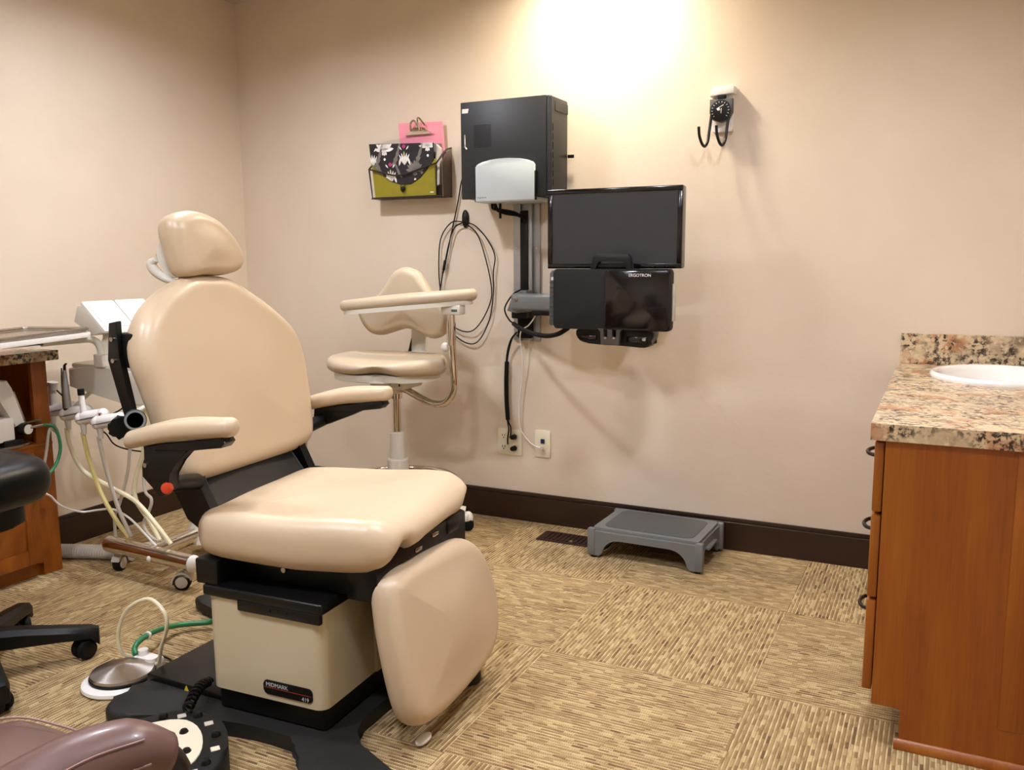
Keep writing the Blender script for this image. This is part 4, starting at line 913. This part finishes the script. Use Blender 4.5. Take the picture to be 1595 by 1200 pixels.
hp = obj('handpiece', B().cyl(c0 + Vector((0, 0, .015)), c0 + Vector((-.004, 0, .115)), .014, .013, 14).cyl(c0 + Vector((-.004, 0, .115)), c0 + Vector((-.002, 0, .172)), .011, .0065, 14), m_alu, dc)
obj('handpiece_tip', B().tube([c0 + Vector((-.002, 0, .172)), c0 + Vector((.0, 0, .188)), c0 + Vector((.008, 0, .196)), c0 + Vector((.014, 0, .197))], [.0055, .005, .0035, .002], 8).tube([c0 + Vector((-.010, -.006, .18)), c0 + Vector((-.016, -.006, .12)), c0 + Vector((-.016, -.008, .02))], .0025, 6), m_blk, hp)
obj('handpiece_collar', B().cyl(c0 + Vector((0, 0, .012)), c0 + Vector((0, 0, .026)), .0165, n=14), m_blk, hp)
c0 = Vector((.395, -1.309, .60))
hp = obj('handpiece', B().cyl(c0 + Vector((0, 0, .015)), c0 + Vector((-.006, 0, .088)), .0115, .010, 14), m_white, dc)
obj('handpiece_cap', B().cyl(c0 + Vector((-.006, 0, .088)), c0 + Vector((-.007, 0, .112)), .0125, n=14, bev=.002), m_blk, hp)
c0 = Vector((.525, -1.341, .60)); obj('handpiece_stub', B().cyl(c0 + Vector((0, 0, .018)), c0 + Vector((0, 0, .036)), .006, n=10), m_steel, dc)
def hose(L, r_, m_, y=-1.27, dy=0):
    n_ = len(L); obj('hose', B().tube([(x, y + dy * k / (n_ - 1), z) for k, (x, z) in enumerate(L)], r_, 8), m_, dc)
obj('hose', B().tube([(.137, -1.25, .55), (.20, -1.28, .52), (.265, -1.358, 0.560), (.268, -1.380, 0.486), (.270, -1.399, 0.421), (.272, -1.411, 0.375), (.300, -1.455, .358), (.340, -1.500, .360)], .0055, 8), m_gtube, dc)
hose([(.252, .548), (.255, .475), (.308, .384), (.435, .335), (.569, .289), (.663, .209), (.727, .14)], .0085, m_cream, -1.28, .04)
hose([(.385, .548), (.385, .448), (.412, .314), (.467, .203), (.509, .138)], .0085, m_yel, -1.313, .07)
hose([(.513, .548), (.500, .408), (.505, .261), (.522, .144)], .0075, m_gtube, -1.345, .10)
hose([(.561, .51), (.521, .389), (.452, .257), (.405, .187), (.402, .05), (.42, .012)], .006, m_gtube, -1.25, .05)
hose([(.617, .64), (.60, .496), (.535, .354), (.534, .279), (.592, .212), (.646, .138)], .0085, m_cream, -1.22, .0)
hose([(.60, .64), (.558, .344), (.593, .286), (.574, .235), (.541, .18), (.578, .135), (.64, .12)], .006, m_gtube, -1.20, .0)
obj('hose', B().tube([(.34, -1.50, .36), (.31, -1.418, 0.324), (.30, -1.365, 0.268), (.31, -1.29, .225), (.36, -1.25, .228), (.443, -1.25, .24), (.528, -1.25, .216), (.616, -1.26, .171), (.672, -1.26, .132)], .0042, 8), m_white, dc)
obj('hose', B().tube([(.86, -1.18, .40), (.878, -1.16, .30), (.89, -1.12, .22), (.86, -1.05, .10)], .006, 8), m_cream, dc)
for k, (r_, m_) in enumerate(((.009, m_cream), (.009, m_gtube), (.008, m_yel), (.008, m_cream))):
    obj('floor_hose', B().tube([(.30 + .03 * k, -1.115 + .02 * k, .012 + .012 * (k % 2)), (.33 + .02 * k, -1.02 + .03 * k, .014), (.40 + .05 * k, -.93 + .03 * k, .016 + .01 * (k % 2)), (.55 + .04 * k, -.86, .03), (.64, -.95 + .03 * k, .06)], r_, 8), m_, dc)
obj('wire', B().tube([(.285, -1.22, .585), (.318, -1.22, .555), (.405, -1.23, .53), (.452, -1.23, .49), (.537, -1.22, .474), (.688, -1.2, .47)], .0028, 6).tube([(.09, -1.22, .70), (.125, -1.22, .68), (.19, -1.22, .64)], .003, 6).tube([(.43, -1.1, .66), (.40, -1.15, .61), (.36, -1.2, .58)], .003, 6).tube([(.55, -1.1, .65), (.53, -1.15, .60), (.51, -1.2, .57)], .003, 6), m_blk, dc)
# upper box with two sloping lids on a bent white tube
obj('supply_box', B().prism([(.30, .955), (.39, .905), (.462, .918), (.350, 1.018), (.325, 1.018)], XZ, -1.25, -.965, .005), m_offw, dc)
sl = Vector((.112, 0, -.100)).normalized(); nl = Vector((.100, 0, .112)).normalized()
for y0 in (-1.252, -1.107):
    def flid(a, b, d, y0=y0): return Vector((.342, y0 + a, 1.022)) + sl * b + nl * d
    ld = obj('lid', B().prism(rrect(.003, .0, .141, .160, .004), flid, 0, .012, .003), m_white, dc)
    obj('lid_panel', B().prism(rrect(.018, .016, .128, .142, .005), flid, .011, .0155, .002), m_white, ld)
obj('box_bracket', B().box((.33, -1.16, .79), (.40, -1.05, .93), .015, 3).box((.40, -1.17, .79), (.58, -1.02, .835), .012, 3).box((.42, -1.17, .835), (.60, -1.0, .905), .03, 4), m_offw, dc)
obj('tray_arm', B().tube([(.60, -1.19, .915), (.47, -1.2, .912), (.42, -1.205, .895), (.41, -1.21, .85), (.41, -1.21, .80)], .0125, 12).tube([(.36, -1.43, .893), (.37, -1.30, .893), (.385, -1.245, .890), (.40, -1.225, .865), (.405, -1.22, .80)], .0135, 12), m_offw, dc)
obj('tray_arm_clamp', B().box((.385, -1.245, .785), (.435, -1.195, .835), .006), m_gtube, dc)
obj('tray_bracket', B().box((.30, -1.68, .886), (.37, -1.33, .904), .003), m_grey_d, dc)
tr_rot = R(16)
def ftr(a, b, d): return Vector((.36 + a * math.cos(tr_rot) - b * math.sin(tr_rot), -1.54 + a * math.sin(tr_rot) + b * math.cos(tr_rot), d))
obj('tray_holder', B().prism(rrect(-.155, -.30, .13, .255, .02), ftr, .904, .922, .004), m_white, dc)
tt = thing('instrument_tray', 'shallow stainless instrument tray on the cart tray arm', 'tray', (0, 0, 0))
tb_ = B().prism(rrect(-.145, -.29, .12, .245, .02), ftr, .9235, .9275, .001, 1)
obj('tray_floor', tb_, m_steel, tt)
obj('tray_rim', B().tube([ftr(a, b, .934) for a, b in rrect(-.148, -.293, .123, .248, .022)] + [ftr(*rrect(-.148, -.293, .123, .248, .022)[0], .934)], .006, 8, smooth=False, caps=False), m_steel, tt)
obj('tray_handle', B().tube([ftr(-.10, -.03, .930), ftr(-.10, -.01, .948), ftr(-.10, .03, .948), ftr(-.10, .05, .930)], .005, 8), m_chrome, tt)
# corrugated hose on the floor
cg = []
P0, P1, P2, P3 = Vector((.12, -1.262, .030)), Vector((.20, -1.225, .030)), Vector((.30, -1.19, .030)), Vector((.42, -1.16, .034))
pts = []; NH = 57
for k in range(NH):
    t_ = k / (NH - 1); a = (1 - t_); pts.append(P0 * a ** 3 + P1 * 3 * a * a * t_ + P2 * 3 * a * t_ * t_ + P3 * t_ ** 3)
tag(obj('corrugated_hose', B().tube(pts, [.0225 if k % 2 else .0295 for k in range(NH)], 16, smooth=False), m_gtube, None, ang=15), 'pale grey corrugated hose running along the floor from cabinet to cart', 'hose')

# ------------------------------------------------------------------ black stool (left edge)
bs = thing('black_stool', 'black leather rolling stool with lever in front of the desk', 'stool', (.81, -2.03, 0))
obj('column', B().cyl((0, 0, .09), (0, 0, .44), .026, n=20).cyl((0, 0, .09), (0, 0, .2), .034, n=20), m_blk, bs)
for k in range(5):
    a = R(50 + 72 * k); c, s = math.cos(a), math.sin(a)
    rgs = []
    for r_, w, z0, z1 in ((.02, .036, .075, .135), (.12, .031, .072, .125), (.22, .027, .068, .110), (.30, .025, .062, .098), (.322, .020, .040, .090)):
        rgs.append([(r_ * c - q * s, r_ * s + q * c, z) for q, z in ((-w, z0 + .006), (-w * .8, z0), (w * .8, z0), (w, z0 + .006), (w, z1 - .014), (w * .55, z1), (-w * .55, z1), (-w, z1 - .014))])
    lg = obj('base_leg', B().rings(rgs), m_blk, bs)
    q = R(50 + 72 * k + 35); cq, sq = math.cos(q), math.sin(q); wx, wy = .278 * c, .278 * s
    w_ = B().cyl((wx - .024 * sq, wy + .024 * cq, .030), (wx - .006 * sq, wy + .006 * cq, .030), .030, n=22, bev=.006).cyl((wx + .006 * sq, wy - .006 * cq, .030), (wx + .024 * sq, wy - .024 * cq, .030), .030, n=22, bev=.006).cyl((wx, wy, .03), (wx, wy, .085), .008)
    obj('caster', w_, m_blk_r, lg)
    obj('caster_disc', B().cyl((wx + .0245 * sq, wy - .0245 * cq, .030), (wx + .0265 * sq, wy - .0265 * cq, .030), .021, n=20, bev=.001), m_blk, lg)
sb2 = crom([(-.22, -.10), (-.20, -.20), (0, -.235), (.19, -.20), (.235, -.08), (.235, .06), (.19, .19), (0, .225), (-.19, .19), (-.23, .06)], 5)
obj('seat_cushion', B().cushion(sb2, lambda a, b, h: Vector((a - .035, b - .02, .50 + h)), .135, .060, .055, 8, 8), m_bleath, bs, ang=80)
obj('seat_pan', B().prism([(p.x * .8 - .055, p.y * .8 - .03) for p in sb2], XY, .44, .51, .008), m_blk, bs)
obj('lever_loop', B().tube([(.09, -.02, .485), (.12, -.08, .455), (.09, -.16, .44), (.0, -.20, .44), (-.07, -.18, .46)], .009, 8), m_blk, bs)

# ------------------------------------------------------------------ brown office chair (front left)
oc = thing('office_chair', 'brown leather office chair with padded loop armrests, closest to the pedal', 'office chair', (2.09, -2.84, 0), R(-3))
oc['label'] = 'brown stitched leather office chair with padded loop armrests'
obj('seat_cushion', B().cushion(crom([(-.25, -.22), (-.22, -.25), (.22, -.25), (.25, -.22), (.26, .0), (.26, .18), (.22, .27), (0, .285), (-.22, .27), (-.26, .18), (-.26, 0)], 5), lambda a, b, h: Vector((a, b, .315 + h - .03 * max(0, (b - .15) / .13) ** 2)), .115, .05, .025, 7, 7), m_brown, oc, ang=80)
sm = [(-.22, -.15), (-.215, .10), (-.19, .20), (-.10, .235), (.0, .238), (.10, .235), (.19, .20), (.215, .10), (.22, -.15)]
obj('seat_seam', B().tube([(a, b, .447 - .03 * max(0, (b - .15) / .13) ** 2) for a, b in sm], .0022, 5), m_stitch, oc)
obj('backrest', B().cushion(rrect(-.26, .48, .26, 1.05, .09), lambda a, b, h: Vector((a, -.22 - h - (b - .48) * .18, b)), .11, .05, .02), m_brown, oc, ang=80)
obj('gas_lift', B().cyl((0, 0, .08), (0, 0, .36), .028, n=16), m_blk, oc)
for k in range(5):
    a = R(20 + 72 * k); lg = obj('base_leg', B().tube([(0, 0, .11), (.15 * math.cos(a), .15 * math.sin(a), .10), (.27 * math.cos(a), .27 * math.sin(a), .075)], [.034, .028, .022], 8), m_blk, oc)
    obj('caster', B().cyl((.275 * math.cos(a) - .02 * math.sin(a), .275 * math.sin(a) + .02 * math.cos(a), .028), (.275 * math.cos(a) + .02 * math.sin(a), .275 * math.sin(a) - .02 * math.cos(a), .028), .028, n=16, bev=.005), m_blk_r, lg)
for sd in (1, -1):
    X = .315 * sd
    path = [(X, -.34, .59), (X, -.22, .612), (X, -.10, .622), (X, -.02, .624), (X + sd * .012, .045, .618), (X + sd * .028, .085, .600)]
    rg = []
    Pp = [Vector(p) for p in path]
    aw = B(); aw.tube(path, [.030, .034, .037, .038, .036, .024], 16, 6)
    for v_ in aw.bm.verts: v_.co.x = X + (v_.co.x - X) * 1.15
    pad = obj('arm_pad', aw, m_brown, oc, ang=80)
    for ex, ez in ((.0345, .0235), (.0432, -.004)):
        obj('stitching', B().tube([(x_ + sd * ex * (.9 + .1 * (y > -.2)), y, z + ez) for x_, y, z in path[:-1]], .0013, 5), m_stitch, pad)
    lp = B().tube([(X + sd * .02, .07, .60), (X + sd * .025, .09, .565), (X + sd * .02, .07, .52), (X, .0, .48), (X, -.1, .445), (X * .9, -.14, .39), (X * .6, -.14, .34)], [.026, .027, .025, .022, .022, .022, .022], 12)
    obj('arm_loop', lp, m_blk_s, oc)
    lin_ = B().tube([(X + sd * .005, .06, .595), (X + sd * .008, .075, .56), (X, .055, .525), (X - sd * .01, -.01, .49)], [.02, .022, .02, .016], 10)
    obj('arm_lining', lin_, m_brown, oc)
